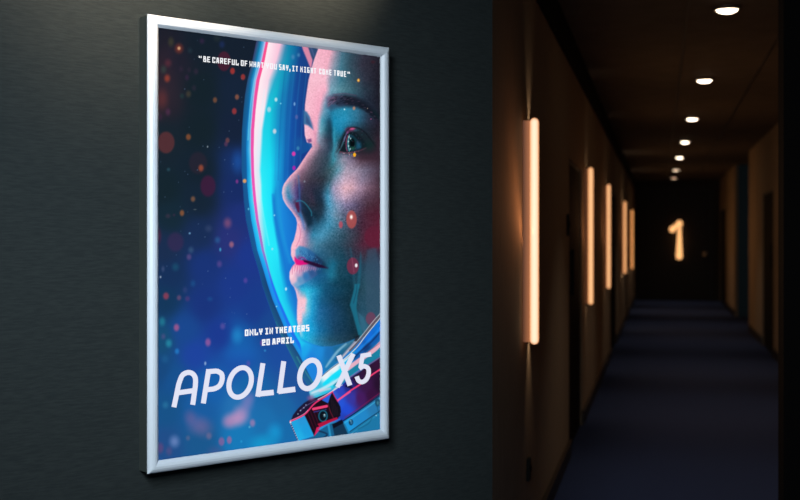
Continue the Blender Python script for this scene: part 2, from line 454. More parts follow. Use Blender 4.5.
# ---- helmet rim and visor as colour bands following the curve
HR = [(38,[257,261.5,262,264.5,266,267,268.5,269.5,282,288,291,297,304,313]),
(60,[252.5,256.5,257,260,261.5,262.2,264.5,265.2,276,283,287,293,300,313]),
(80,[247.5,251,251.5,254,256,256.6,259.4,260,268,275,279,288,297,309]),
(95,[245,249.5,250,252,254,254.6,257,257.8,266,270,275,283,295,307]),
(110,[243.5,248.3,248.8,250.8,252.6,253,255.3,256,264,266.5,270,280,293,305]),
(130,[242,246.4,246.8,249.3,250.8,251.2,253.8,254.5,261,263.5,269,278,291,304]),
(150,[241.5,246,246.4,248.2,250.6,251,253.4,254,259.8,262.5,269.5,279,289,304]),
(170,[241.5,246.5,247,249.8,251,251.4,253.8,254.3,258.6,261.5,270.5,278,287,298]),
(185,[242.8,247,247.4,250,251.9,252.3,254.6,255.2,260,262.5,271,277,284,290]),
(200,[243.8,248.4,248.8,251,253.2,253.6,256,256.5,260,262.5,271,274,281,290]),
(220,[246,251,251.4,253.5,255.8,256.2,258.4,258.8,262,264.5,272,275,283,297]),
(235,[249.2,254,254.4,256,258.6,259,261.3,261.6,264.5,267,274.5,277,285,297]),
(250,[252.5,257,257.4,259,261.5,262,263.8,264.2,265.5,267.5,277,280,286,295]),
(270,[258.5,263.2,263.6,265.5,267.4,267.8,269,269.4,270,271.5,279,283,288,297]),
(285,[262.2,267.5,268,270,271.5,272,273.5,274,274.5,275.5,282,286,290,298]),
(300,[267.2,272.4,273,275,277,277.4,279,279.5,280,281,285.5,290,295,298]),
(320,[274.5,281,281.4,283.5,285.5,286,288,288.5,289,290,294,297,298,300]),
(335,[281,287,287.6,290,292,292.6,295,295.4,296,297,300,303,305,310]),
(355,[291,299,299.6,302,304.5,305,307,307.5,308,309,312,316,320,330]),
(370,[299,307,307.5,309,311,311.5,313,313.5,314,315,318,322,328,335]),
(388,[309,316,316.5,318,319,319.5,320,320.5,321,322,324,327,331,338])]
HCY = [40,110,170,200,250,285,355,390]
HCOL = [[(70,60,100),(25,85,130),(25,85,140),(25,85,140),(25,85,140),(25,80,130),(35,100,140),(35,100,150)],
[(20,120,160),(20,100,160),(22,92,155),(25,90,150),(30,90,150),(25,66,115),(30,75,125),(30,90,150)],
[(25,135,185),(20,115,185),(22,130,200),(30,160,220),(30,160,230),(30,130,220),(30,140,220),(30,140,220)],
[(110,170,220),(60,155,220),(45,175,228),(50,200,240),(30,180,240),(30,150,235),(30,150,230),(30,150,230)],
[(190,200,240),(180,188,230),(130,205,242),(100,210,245),(50,190,240),(30,140,240),(30,120,230),(30,120,230)],
[(245,80,145),(235,80,165),(238,80,175),(240,80,180),(170,110,200),(40,110,240),(30,110,230),(30,110,230)],
[(255,80,130),(240,80,160),(238,86,180),(235,90,190),(150,130,210),(40,120,240),(30,120,230),(30,120,230)],
[(255,238,244),(255,235,240),(248,230,245),(245,225,240),(150,220,240),(30,210,240),(30,190,240),(30,150,230)],
[(250,190,215),(248,232,242),(215,230,240),(200,235,245),(60,230,245),(30,220,240),(30,190,240),(30,150,230)],
[(60,130,170),(30,200,225),(45,230,245),(45,240,250),(40,235,250),(35,225,245),(35,190,240),(30,150,230)],
[(20,125,165),(25,200,220),(28,225,245),(30,225,250),(40,230,250),(30,205,240),(30,160,225),(30,140,225)],
[(20,105,155),(24,135,190),(25,165,220),(25,140,210),(25,140,215),(25,150,220),(30,135,220),(30,130,220)],
[(25,62,128),(24,80,160),(20,92,178),(30,140,220),(25,125,215),(25,115,205),(30,130,215),(30,130,215)],
[(28,66,125),(24,58,132),(24,62,140),(20,100,190),(25,115,210),(25,110,200),(35,120,200),(35,120,200)]]
hy = np.array([r[0] for r in HR], float)
hm = np.nonzero(X > 238)[0]
hx, hyy = X[hm], Y[hm]
SX = [np.interp(hyy, hy, np.array([r[1][j] for r in HR])) for j in range(14)]
SC = [np.stack([np.interp(hyy, HCY, [HCOL[j][k][c] for k in range(8)]) for c in range(3)], 1) for j in range(14)]
hc = SC[13].copy()
for j in range(13):
    t = np.clip((hx - SX[j]) / (SX[j + 1] - SX[j]), 0, 1)[:, None]
    m = (hx >= SX[j]) & (hx < SX[j + 1])
    hc[m] = (SC[j] * (1 - t) + SC[j + 1] * t)[m]
blend(hm, sstep(-0.6, 0.6, hx - SX[0]), hc)
# streaks in the visor, faint vertical ribs
for k in range(9):
    xx = 277 + 3.1 * k
    stroke([(xx + 5, 70), (xx + 1, 110), (xx - 1, 150), (xx - 2, 180)], 1.1, (20, 70, 150) if k % 2 else (40, 140, 205), 1.0, .28)
stroke([(273,195),(275,215),(280,240),(284,260),(288,285)], 2.2, (25,110,205), 1.6, .55)
stroke([(277,160),(278,200),(283,235),(290,262)], 3, (35,165,225), 2, .4)
stroke([(264.5,90),(259.5,130),(258.5,165),(262,205),(269,245)], 1.2, (210,250,255), 1.2, .35)
stroke([(258,62),(253.5,85),(250,110),(248,140)], .8, (120,225,240), .6, .7)
stroke([(303,378),(292,356),(283,338),(276,322)], 1.0, (40,120,140), .8, .7)
stroke([(315,386),(305,371),(297,357)], 1.2, (60,150,150), .8, .7)
blob(293,57,1.6,2.2,(90,140,190),.6,.8); blob(298.6,55,1.4,1.8,(90,150,190),.6,.8)
for b in [(276,99.6,1.4,2,(200,230,235),.9,.5),(269,109.5,1.9,2.6,(170,215,230),.9,.5),(274.6,131.3,1.7,2.4,(215,215,225),.9,.5),(294.5,104,.9,1.8,(130,180,225),.8,.5),
 (296.6,117,1.4,2.2,(90,100,165),.8,.5),(280.7,103.5,.8,.8,(120,210,235),.8,.5),(298,148.2,1.5,2,(70,150,185),.8,.6),(293.7,153.8,1.8,2.2,(215,60,170),1,.4),(294,168,1.6,2.2,(165,40,170),1,.4),
 (244.6,181,1.8,2,(225,160,100),.95,.4),(272.3,249,1,1.2,(150,225,245),.9,.5),(286,289,1,1.6,(200,240,250),.9,.5),(276.5,306.5,.7,.7,(150,225,245),.8,.5),(274.4,215.3,.8,.9,(150,225,245),.8,.5),
 (248.5,209,.8,1.2,(90,190,220),.8,.5),(231.5,244.5,1,1,(200,115,125),.2,.5),(300,143,6,5,(25,95,160),.5,.9)]:
    blob(*b)
# hair / padding strands at the very top
poly([(300,40),(306,40),(313,58),(311,70),(308,62),(303,50)], (215,135,165), 1)
poly([(306,40),(320,40),(318,50),(313.5,62),(311,56)], (45,75,115), 1)
stroke([(309,42),(312,50),(314,56)], 1.2, (90,100,150), .8, .7)

# ---- face as rows of colours from profile to the print's right edge
PROF = [(38,321),(49,318),(60,314),(70,311),(80,308.5),(95,306.3),(105,305),(125,304.3),(135,304.8),(142,306.8),(146,309.5),(149.5,310),(154,307),(160,303),(165,299.8),(169,297),(176,290),
(180,286.8),(184,284),(188,282.6),(193,282),(199,283),(203,285),(206,287),(212,292),(218,296),(223,297.2),(229,296.6),(234,295.5),(240,294),(244,292),(248,291),(255,291),(260,293),(263,295.3),
(265,293.6),(267,292),(272,289.6),(279,289.6),(284,291.4),(287,294),(292,296),(300,297.5),(310,297),(320,297),(330,299),(336,300.5),(348,301)]
P1 = (248,190,207)
ROWS = [(38,[(321,(240,170,190)),(334,(220,160,180)),(341,(60,95,115)),(350,(50,70,85)),(365,(40,40,55)),(381,(30,25,35))]),
(50,[(318,(248,180,200)),(331,(238,172,192)),(337,(140,135,155)),(343,(70,110,130)),(352,(50,75,90)),(365,(50,50,65)),(381,(30,28,38))]),
(65,[(312,P1),(327,(242,176,196)),(334,(145,152,172)),(341,(70,120,140)),(350,(50,75,90)),(362,(50,50,65)),(381,(30,28,38))]),
(80,[(308.5,P1),(325,P1),(331,(130,150,172)),(340,(62,120,140)),(352,(55,85,100)),(365,(45,50,65)),(381,(28,25,35))]),
(90,[(307,P1),(325.5,(248,178,200)),(331,(120,165,185)),(340,(90,140,155)),(352,(60,100,115)),(365,(40,55,70)),(381,(28,25,35))]),
(100,[(305.5,P1),(321,(246,172,196)),(326,(130,150,175)),(333,(70,110,135)),(352,(50,90,110)),(366,(36,46,62)),(381,(26,24,34))]),
(110,[(305,P1),(319,(246,172,196)),(324,(115,155,182)),(331,(40,130,165)),(345,(40,140,175)),(358,(48,108,138)),(370,(38,48,66)),(381,(25,25,35))]),
(120,[(304.4,P1),(317,(246,172,196)),(322,(80,155,180)),(329.5,(30,90,120)),(334,(30,140,180)),(345,(40,145,185)),(357,(45,108,138)),(368,(40,52,72)),(381,(35,25,38))]),
(130,[(304.3,P1),(316.5,(242,170,195)),(320.5,(110,170,190)),(326.5,(42,92,112)),(331,(20,60,80)),(334,(30,130,165)),(341,(30,130,170)),(352,(38,70,90)),(364,(30,42,55)),(381,(35,28,38))]),
(140,[(306,P1),(314.5,(238,170,192)),(319,(140,150,172)),(326,(62,72,92)),(331,(40,52,72)),(334.3,(42,140,168)),(338,(40,100,120)),(350,(30,50,60)),(366,(28,45,52)),(381,(50,30,42))]),
(150,[(310,(245,175,195)),(314.5,(185,145,165)),(320,(95,92,112)),(329,(45,65,85)),(334,(60,140,160)),(340,(80,80,100)),(352,(60,70,90)),(365,(42,42,50)),(381,(50,35,48))]),
(160,[(303,(248,178,196)),(308,(170,130,150)),(316,(82,80,96)),(328,(45,70,85)),(334,(60,140,160)),(338,(95,130,150)),(343,(150,148,168)),(350,(128,116,140)),(360,(84,62,76)),(381,(55,38,50))]),
(170,[(296.5,(248,178,196)),(302,(155,115,138)),(310,(92,80,96)),(320,(50,60,75)),(330,(55,85,95)),(338,(95,150,170)),(346,(172,158,178)),(356,(148,136,158)),(366,(106,98,120)),(381,(65,50,65))]),
(180,[(286.8,(252,184,200)),(292,(175,142,172)),(298,(122,92,112)),(310,(60,55,70)),(322,(45,50,62)),(330,(60,90,105)),(336,(140,150,175)),(345,(200,170,190)),(352,(190,155,175)),(362,(140,125,150)),(375,(85,65,82)),(381,(55,40,50))]),
(188,[(282.6,(255,198,208)),(287.5,(100,150,182)),(293,(140,120,160)),(298,(70,60,110)),(305,(60,55,75)),(313,(45,45,65)),(322,(40,55,72)),(328,(60,115,140)),(334,(160,150,180)),(345,(222,174,186)),(352,(212,166,180)),(360,(168,138,162)),(370,(112,84,102)),(381,(66,44,56))]),
(197,[(282.5,(255,204,212)),(285.5,(160,160,195)),(289,(50,130,170)),(294,(100,110,160)),(298,(60,50,100)),(303,(45,50,70)),(312,(50,45,65)),(320,(35,55,80)),(328,(66,145,180)),(336,(160,155,185)),(345,(196,164,186)),(355,(142,120,146)),(365,(92,70,90)),(381,(68,42,54))]),
(205,[(286,(252,194,208)),(289.5,(160,148,195)),(293.5,(105,105,155)),(297,(70,40,70)),(300,(60,90,150)),(305,(35,45,62)),(315,(45,45,60)),(322,(30,55,75)),(329,(70,150,185)),(337,(130,150,180)),(346,(130,120,155)),(355,(90,80,110)),(368,(74,50,64)),(381,(70,34,48))]),
(215,[(294,(252,192,206)),(297,(145,115,155)),(300,(60,120,170)),(303,(70,80,110)),(307,(25,45,65)),(315,(25,50,70)),(322,(35,75,100)),(329,(80,150,185)),(336,(110,140,165)),(345,(90,95,120)),(355,(70,60,80)),(368,(75,35,52)),(381,(85,30,50))]),
(225,[(297,(248,184,202)),(299.5,(235,176,198)),(302,(165,145,188)),(305,(120,125,165)),(308,(30,60,85)),(318,(40,95,125)),(328,(65,145,180)),(338,(70,115,140)),(350,(60,65,85)),(362,(70,40,58)),(381,(100,30,52))]),
(235,[(295.5,(250,184,202)),(302,(228,170,195)),(307,(120,122,160)),(313,(50,130,165)),(322,(75,150,185)),(332,(60,110,135)),(345,(50,75,92)),(358,(60,50,65)),(366,(85,35,55)),(381,(100,30,52))]),
(245,[(291.5,(252,192,206)),(298,(250,182,202)),(303,(200,150,180)),(309,(110,130,160)),(316,(70,130,160)),(326,(50,95,120)),(338,(40,75,95)),(352,(55,55,70)),(364,(80,35,55)),(381,(90,32,52))]),
(255,[(291,(252,196,210)),(296,(240,180,205)),(303,(90,130,180)),(318,(40,95,130)),(330,(40,85,110)),(342,(30,70,90)),(355,(50,50,68)),(366,(60,50,65)),(381,(50,55,75))]),
(265,[(293.6,(252,150,190)),(298,(220,90,150)),(308,(60,60,110)),(320,(30,60,90)),(329,(30,90,115)),(333,(25,100,130)),(340,(25,70,90)),(355,(30,60,80)),(366,(42,66,86)),(381,(50,65,90))]),
(275,[(289.6,(255,206,220)),(296,(250,190,210)),(303,(90,130,180)),(315,(30,90,140)),(325,(25,90,130)),(331,(30,115,145)),(340,(25,70,90)),(352,(20,60,80)),(366,(45,78,98)),(381,(50,70,95))]),
(285,[(292,(252,202,216)),(295,(60,130,190)),(305,(40,150,200)),(320,(25,100,140)),(335,(20,65,90)),(350,(17,52,68)),(366,(42,78,96)),(381,(48,72,95))]),
(290,[(295,(252,190,206)),(298,(150,170,205)),(302,(50,180,215)),(307,(50,190,225)),(314,(30,150,195)),(325,(20,80,115)),(345,(20,60,80)),(354,(20,50,65)),(366,(45,80,98)),(381,(48,75,95))]),
(300,[(297.5,(246,192,208)),(305,(240,190,206)),(308,(80,200,230)),(314,(30,140,190)),(322,(25,90,130)),(335,(20,60,85)),(350,(20,50,65)),(360,(38,75,95)),(381,(48,78,98))]),
(310,[(297,(252,202,216)),(304,(246,196,212)),(307,(130,200,220)),(312,(35,160,210)),(320,(30,100,150)),(333,(25,70,105)),(350,(20,50,65)),(362,(38,78,100)),(381,(48,78,98))]),
(320,[(297,(252,206,216)),(301,(246,192,208)),(303.5,(90,190,225)),(310,(30,160,215)),(318,(30,110,160)),(333,(25,70,105)),(353,(20,50,65)),(362,(45,88,112)),(381,(48,78,98))]),
(330,[(299,(242,202,216)),(300.8,(150,210,235)),(303,(30,180,230)),(312,(30,160,215)),(320,(25,110,160)),(335,(25,65,95)),(356,(18,45,60)),(364,(45,88,112)),(381,(48,78,98))]),
(340,[(301,(30,200,240)),(309,(40,170,215)),(318,(40,120,160)),(330,(35,80,105)),(345,(30,60,80)),(358,(25,45,55)),(381,(40,80,110))]),
(348,[(301,(30,190,235)),(312,(35,160,215)),(325,(40,112,152)),(340,(35,90,122)),(358,(30,70,95)),(381,(40,80,110))])]
py_ = np.array([p[0] for p in PROF], float); pxs = np.array([p[1] for p in PROF], float)
def prof(y): return np.interp(y, py_, pxs)
fm = box_idx(278, 392, 30, 349)
fx, fy = X[fm], Y[fm]
xl = prof(fy)
u = (fx - xl) / (381 - xl)
fc = np.zeros((fm.size, 3))
ry = np.array([r[0] for r in ROWS], float)
def rowcol(r, uu):
    x0 = prof(r[0]); su = [(p[0] - x0) / (381 - x0) for p in r[1]]
    return np.stack([np.interp(uu, su, [p[1][c] for p in r[1]]) for c in range(3)], 1)
for k in range(len(ROWS) - 1):
    m = (fy >= ry[k]) & (fy < ry[k + 1]) if k else (fy < ry[1])
    if not m.any(): continue
    t = np.clip((fy[m] - ry[k]) / (ry[k + 1] - ry[k]), 0, 1)[:, None]
    fc[m] = rowcol(ROWS[k], u[m]) * (1 - t) + rowcol(ROWS[k + 1], u[m]) * t
# rounded chin: the face ends along this line
chin_y = np.interp(fx, [300, 306, 313, 322, 332, 345, 358, 370, 395], [337, 341, 344.5, 346.6, 346.6, 343.2, 337.5, 336, 336])
NG = rng.normal(0, 1, (520, 420))
gx_, gy_ = fx * 1.15 % 418, fy * 1.15 % 518
ix_, iy_ = gx_.astype(int), gy_.astype(int); tx_, ty_ = gx_ - ix_, gy_ - iy_
grain = (NG[iy_, ix_] * (1 - tx_) + NG[iy_, ix_ + 1] * tx_) * (1 - ty_) + (NG[iy_ + 1, ix_] * (1 - tx_) + NG[iy_ + 1, ix_ + 1] * tx_) * ty_
lum = fc.mean(1)
gamp = 6 + 13 * np.exp(-(((fx - 343) / 22) ** 2 + ((fy - 200) / 40) ** 2)) + 3 * (lum > 90)
fc += (grain * gamp)[:, None] * np.array([1, .9, 1.0]) * 0.8
amask = sstep(-0.7, 0.7, fx - xl) * (1 - sstep(-1.2, 1.2, fy - chin_y))
blend(fm, amask, fc)

# far brow and eye hollow beyond the bridge of the nose
poly([(303.5,110),(307,112),(310,117),(312.5,124),(313.5,130),(311,128),(308,125.5),(303.5,124)], (55,110,160), 1.2, .95)
poly([(306,115),(308.5,119),(311,126),(306,123)], (50,70,120), 1, .6)
stroke([(311,119),(314,130),(315.5,138),(314,145)], 1.5, (225,140,170), 1.5, .5)
poly([(307,139.5),(311,138.5),(312,141.5),(308.5,143)], (110,60,120), 1, .8)
poly([(303,143),(307,142.5),(311.5,143.5),(312.3,146.5),(310,149.5),(304,153),(300,155)], (22,80,150), .8, .95)
# near brow
poly([(327,98),(333,95),(345,94.5),(356,96.5),(366,101.5),(374,109),(381,117),(383,123),(376,117.5),(366,111),(357,107.5),(347,106.5),(338,107.5),(331,111),(327,107)],
     lambda x, y: idw(x, y, [(328,100,(105,90,125)),(334,99,(70,60,85)),(334,107,(45,85,115)),(340,103,(38,44,66)),(350,100,(26,26,40)),(366,106,(22,26,38)),(380,118,(15,32,38))], 10), 3.0, .9)
for k in range(260):
    t = rng.uniform(0, 1) ** 1.15; x = 327 + 50 * t; y = 102.5 - 5 * math.sin(t * 3.1) + 17 * t * t + rng.uniform(-4.6, 4.8) * (1 - .6 * t)
    cc = (140, 100, 130) if (t < .15 and rng.rand() < .6) or rng.rand() < .08 else (16, 18, 30)
    stroke([(x, y), (x + 1.8, y - 1.6 + 2.4 * t)], .45, cc, .4, .4, False)
stroke([(334,94.5),(345,93.5),(356,95.5)], .8, (95,60,88), .9, .5)
# nose bridge shade and cyan line beside it
stroke([(334.5,128),(334,145),(333,158)], 1.6, (60,150,175), 1.4, .55)
stroke([(329,122),(330,140),(331,150)], 4, (28,55,75), 2.4, .45)
# eye
poly([(337,152),(340,142),(344,133),(350,127.5),(358,128.5),(366,134),(374,143),(378,150),(371,154),(360,154),(348,154)], (26,36,44), 2.6, .8)
poly([(340,151.5),(343,143),(346.5,135),(351,131.5),(357,133),(363,139),(368,146),(361,150),(352,152),(345,152)], (16,28,36), 1.0, .9)
poly([(346,149),(347,141),(349.8,135),(353,135.5),(358,141),(361,147),(355,150.5),(348,151.5)], (28,66,88), 1.2, .9)
blob(352.6, 143.6, 4.0, 6.6, (12,46,52), .95, .3)
blob(352.3, 143, 2.4, 4.2, (6,12,16), 1, .3)
blob(352.5, 148.3, 2.2, 1.6, (34,92,70), .7, .9)
blob(359, 145.5, 2.2, 3.4, (26,84,112), .8, .9)
stroke([(349.4,135),(348.2,140),(348.2,146),(349.4,151)], .8, (105,195,200), .5, .85)
for p in [(349,137),(348.4,141.5),(348.6,146),(350.6,138.5),(350.2,149)]: blob(p[0], p[1], .6, .9, (205,235,240), .8, .6)
stroke([(347.9,135.5),(346.4,140.5),(346.2,147),(347.2,151)], .6, (205,70,120), .5, .8)
blob(350.5, 129.4, 4.6, 2.0, (120,50,92), .85, .7); blob(352, 128.6, 2.6, 1.1, (225,95,145), .85, .8); blob(347.2, 132, 1.5, 1.6, (160,70,130), .8, .8)
blob(355.5, 130.3, 2.2, 1.0, (40,90,110), .6, .8)
stroke([(344.8,137),(342.6,144),(338.4,151.5),(335.5,156)], 1.1, (80,135,155), .8, .65)
stroke([(347,132),(345.2,137),(344,141)], 1.0, (135,110,170), .7, .7)
stroke([(340,148),(341.5,141),(344.8,133.5),(350,128),(357,127.6),(364,131.5),(370,138.5),(376,147)], .9, (16,18,26), 1.0, .8)
stroke([(340,151.8),(346,153),(352,152.6),(360,150.5),(366,148)], .8, (150,78,98), .8, .65)
for k in range(16):
    t = k / 15.; x = 339.5 + 10 * t; y = 147 - 18 * t ** .8
    stroke([(x, y), (x - 2.4 + t, y - 3.2)], .3, (16,16,30), .4, .6, False)
for k in range(34):
    cc = [(215,165,178), (120,70,100), (60,120,135)][k % 3]
    blob(rng.uniform(340, 360), rng.uniform(151, 157.5), .45, .45, cc, .65, .6)
for k in range(46):
    cc = [(90,60,85), (40,95,105), (20,24,34)][k % 3]
    blob(rng.uniform(343, 366), rng.uniform(130, 151), .5, .6, cc, .4, .6)
poly([(360,150),(372,146),(381,143),(381,160),(362,160),(352,158)], (52,34,46), 3, .55)
blob(369, 146, 5, 5, (16,46,44), .55, .9)
blob(354.5, 154.8, 1.4, 2, (252,178,30), 1, .3)
blob(358.5, 80.3, 1.3, 1.7, (225,150,60), .95, .4); blob(358.3, 80.3, .6, .7, (255,225,120), .9, .4)
blob(344.5, 109.4, .8, .8, (190,235,245), .9, .4); blob(354, 108.3, 1.3, 1.7, (205,140,110), .8, .6); blob(367.5, 108.5, .5, .5, (190,170,160), .7, .4)
# nose wing and nostril
poly([(300,202),(305,204),(309,209),(312,216),(313,224),(308,226),(304,220),(301.5,211)], (16,36,54), 2.2, .65)
stroke([(296.5,201.4),(299.5,200.6),(303,201.6),(306.5,204.8),(309.5,208.8),(311.3,212),(311.6,215.5)], 1.0, (40,130,155), .8, .75)
poly([(295.6,202.5),(299,202),(300,207),(299.5,213),(297.5,212),(295.8,207)], (82,26,62), .9, .85)
stroke([(298.5,176),(299.4,190),(299.8,203),(300.6,212),(302.5,221),(304.5,229)], 1.6, (50,110,180), 1.2, .45)
stroke([(295.5,180),(296,190),(296,198)], 1.6, (90,70,130), 1.2, .5)
blob(304.5, 181.5, .9, 1.1, (130,135,150), .8, .5)
poly([(313,190),(319,188),(324,200),(323,214),(318,222),(314,215),(316,203)], (24,38,52), 3, .5)
# philtrum highlight
stroke([(299,222),(300,230),(298,240),(294,248)], 2.4, (255,190,210), 1.2, .5)
# lips
stroke([(298.5,224),(300.5,232),(299.5,239),(296.5,246)], .8, (200,120,160), .8, .7)
poly([(295.5,250),(299,246),(303,246.5),(308,248.5),(315,253.5),(322,260),(328.5,267.5),(320,266.5),(310,263),(302,262),(295.5,259)],
     lambda x, y: idw(x, y, [(297,252,(80,155,200)),(303,253,(55,130,185)),(310,256,(38,95,150)),(318,261,(28,55,90)),(326,266,(22,55,80)),(300,259,(110,90,150))], 6), 1.5, .92)
poly([(291.3,283),(289.8,277),(291,270),(295,265.5),(300,264),(308,264.5),(318,267.5),(327,268.5),(320,273.5),(311,279),(303,284),(296,287.5)],
     lambda x, y: idw(x, y, [(291,276,(255,212,222)),(294,270,(250,195,212)),(297,267,(240,150,185)),(294,280,(240,190,208)),(299,273,(200,160,195)),(304,268,(175,140,180)),(300,280,(95,150,195)),(306,276,(50,115,175)),(312,272,(45,85,140)),(313,268,(110,100,150)),(320,271,(25,80,125)),(297,285,(120,170,210)),(325,270,(25,85,118))], 4), 1.2, .95)
for k in range(26):
    x = 293 + k * 1.1 + rng.uniform(-.4, .4); y = 265.5 + .12 * max(0, x - 300) + rng.uniform(0, 1)
    L = rng.uniform(3, 9) * (1 - k / 36)
    stroke([(x, y), (x - .8, y + L)], .5, (255,215,230) if k % 2 else (205,100,150), .4, .8 * (1 - k / 32), False)
for k in range(120):
    x = rng.uniform(297, 322); y = 250 + (x - 297) * .55 + rng.uniform(-3, 8)
    if y < 262 + max(0, (x - 308) * .2) and y > 247 + max(0, (x - 302) * .65):
        blob(x, y, .4, .8, (90,160,205) if rng.rand() < .4 else (25,70,130), .4, .5)
poly([(294.5,256.5),(297,259),(301,260.3),(306,260.5),(312,262.5),(307,264.3),(300,265.3),(296.2,264.5),(294.6,261)], (228,18,125), .9, .95)
stroke([(299,258.5),(303,257.5),(306,260)], 1.2, (150,40,130), .8, .7)
poly([(303,259.8),(309,260.8),(316,263),(322,265),(328.5,267.8),(328,268.8),(318,267.4),(309,264),(304,262)], (38,12,44), .9, .9)
blob(330.5, 268.5, 4, 7, (30,110,140), .5, .9)
# chin light and jaw
blob(303, 301, 4, 3, (255,205,215), .5, .9)
for k in range(50):
    blob(rng.uniform(301, 316), rng.uniform(288, 330), .4, .5, (100,200,230), .3, .5)
# teal strap and glassy reflections right of the jaw
poly([(349.5,248),(351,248),(354.5,268),(355.5,287),(353.5,287),(352,266)], (40,98,120), 1.2, .4)
poly([(360.5,252),(361.5,256),(361.2,272),(359.5,288),(356.5,288),(358.5,270)], (34,100,124), 1.2, .55)
poly([(354.8,284),(352.8,294),(349.8,305),(353,315),(356,326),(359.5,339),(363.5,336),(359,322),(356.5,308),(357.5,296),(359.8,284)], (28,112,138), 1.0, .85)
stroke([(357,285),(356.3,292),(353.5,303)], .9, (25,70,95), .6, .7)
poly([(367,250),(376,247),(380,270),(380,318),(370,330),(366,300),(365.5,270)], (52,82,105), 2, .55)
poly([(358,312),(364,318),(369,330),(364,335),(360,328)], (52,112,140), 1.5, .6)
# bokeh over the cheek
blob(351.5,219.5,5.2,9,(182,82,80),.82,.14); blob(351.3,217,1.5,2.2,(255,215,205),.9,.7); blob(351.3,217,.9,1.4,(255,250,245),1,.4)
blob(340.8,224.7,2,3.5,(185,80,98),.85,.4); blob(375,237,10.5,11,(100,30,54),.62,.12); blob(378,215,12,16,(72,36,50),.25,.8)
blob(352.8,266,6,8.4,(128,44,70),.78,.12); blob(356.2,265.4,1.3,1.9,(240,235,240),1,.4); blob(370.8,318.5,5,6.4,(118,62,88),.75,.15)
stroke([(352,258),(354,272)], .8, (160,80,105), .5, .5)
blob(371,119,.7,.4,(180,90,140),.8,.5); blob(373,62,2,1.5,(80,30,40),.4,.9)

# ---- neck ring and suit
poly([(300,341),(308,343),(318,346.5),(332,347),(345,343.5),(358,338),(364,334),(352,348),(338,362),(322,376),(316,385),(310,376),(303,362)],
     lambda x, y: idw(x, y, [(304,350,(30,165,235)),(312,358,(32,130,220)),(318,352,(32,140,218)),(318,372,(30,130,220)),(330,354,(30,110,180)),(338,350,(30,105,150)),(350,346,(60,120,150)),(330,366,(30,120,175)),(300,343,(30,200,240))], 12), 1.0, 1)
stroke([(346,344),(338,351),(331,360),(326,367)], 2.6, (140,190,215), 1.1, .8, True, .5)
stroke([(352,343),(344,351),(336,360)], 2, (35,95,130), 1, .7)
stroke([(358,338.5),(352,346),(345,354),(341,358)], 2.6, (175,160,180), .8, .85, True, .4)
poly([(356,336),(360,335),(358,342),(354,341)], (25,30,40), .8, .8)
# blue outer ring
poly([(383,316),(372,328),(362,340),(352,351),(343,360),(330,369),(320,378),(309,391),(311,399),(325,394),(340,384),(352,376),(366,366),(383,357)],
     lambda x, y: idw(x, y, [(378,326,(20,115,215)),(368,336,(22,110,220)),(360,346,(25,115,215)),(352,353,(30,170,235)),(376,340,(20,90,170)),(366,348,(20,60,120)),(356,356,(20,90,170)),(347,366,(20,190,240)),
     (335,370,(230,245,248)),(326,377,(235,242,248)),(338,377,(20,215,245)),(328,386,(30,215,240)),(318,386,(60,190,225)),(316,394,(130,205,230)),(346,378,(60,150,190)),(372,358,(30,120,155)),(381,350,(30,130,165))], 7), .8, 1)
stroke([(381,331),(372,341),(362,350),(352,360)], 1.6, (18,45,95), 1, .8)
stroke([(383,325),(374,335),(364,345),(356,352)], 2.2, (30,135,235), 1, .7)
stroke([(383,336),(374,346),(364,354)], 1.6, (25,120,180), .8, .6)
stroke([(383,341),(374,350),(362,358.5),(350,367),(343,372)], 4.4, (240,178,194), .7, .95)
stroke([(383,350),(370,359),(356,368.5),(344,378),(336,386)], 5.2, (28,128,160), .7, .95)
stroke([(347,374),(340,383),(334,391)], 3, (215,225,240), .9, .8)
stroke([(322,377),(333,368.5),(343,361.5),(352,354)], 3.4, (240,240,245), .8, .8, True, .5)
stroke([(324,384),(334,376),(344,368)], 4.4, (15,222,250), .8, .9, True, .4)
stroke([(312,393),(324,388),(336,381),(346,373)], 3, (225,235,245), 1, .75, True, .5)
stroke([(312,398),(324,393),(336,386)], 2.2, (45,190,220), .9, .8)
stroke([(320,391),(330,388.5)], 2.2, (235,205,220), 1, .7)
stroke([(321,377),(330,369.5),(339,363),(348,356.5),(358,346.5),(367,334.5),(383,315)], .55, (60,60,70), .35, .9)
stroke([(341,361.8),(348,356),(358,346),(367,334),(383,314.6)], .7, (240,245,248), .35, .95)
stroke([(383,310.5),(373,321.5),(364,333),(356,342.5),(347,352),(342,358)], .7, (205,210,215), .35, .85)
stroke([(383,312.7),(370,327.5),(360,340),(350,350.5)], 2.0, (105,90,98), .5, .85)
stroke([(383,340.5),(372,349),(362,356)], .6, (120,60,90), .4, .6)
# dark maroon and violet lower ring
poly([(383,356),(370,364.5),(360,371.5),(350,378),(342,385),(333,391.5),(330,400),(331,422),(343,421),(356,412),(370,402),(383,392)],
     lambda x, y: idw(x, y, [(379,362,(52,22,55)),(368,370,(48,22,52)),(357,377,(45,22,60)),(348,385,(35,40,130)),(340,390,(45,70,190)),(334,396,(50,95,210)),(340,404,(38,85,215)),(346,410,(35,75,210)),(352,398,(55,55,160)),(360,398,(70,28,92)),
     (372,395,(55,20,60)),(380,385,(38,18,45)),(366,385,(58,24,70)),(344,418,(35,65,180))], 6), .7, 1)
stroke([(383,355.3),(370,363.8),(358,371.5),(349,378)], .7, (185,60,120), .5, .7)
stroke([(348,384),(352,388),(346,386)], 1.6, (20,15,30), .6, .7)
stroke([(383,367.5),(371,375.5),(360,384.5),(350,391),(337,401)], 1.5, (242,62,112), .45, 1)
stroke([(336,401.5),(342,397.5),(350,392)], 1.6, (250,90,150), .6, .8)
stroke([(383,390.6),(370,400),(357,409.5),(345,417.5)], .7, (130,30,80), .5, .8)
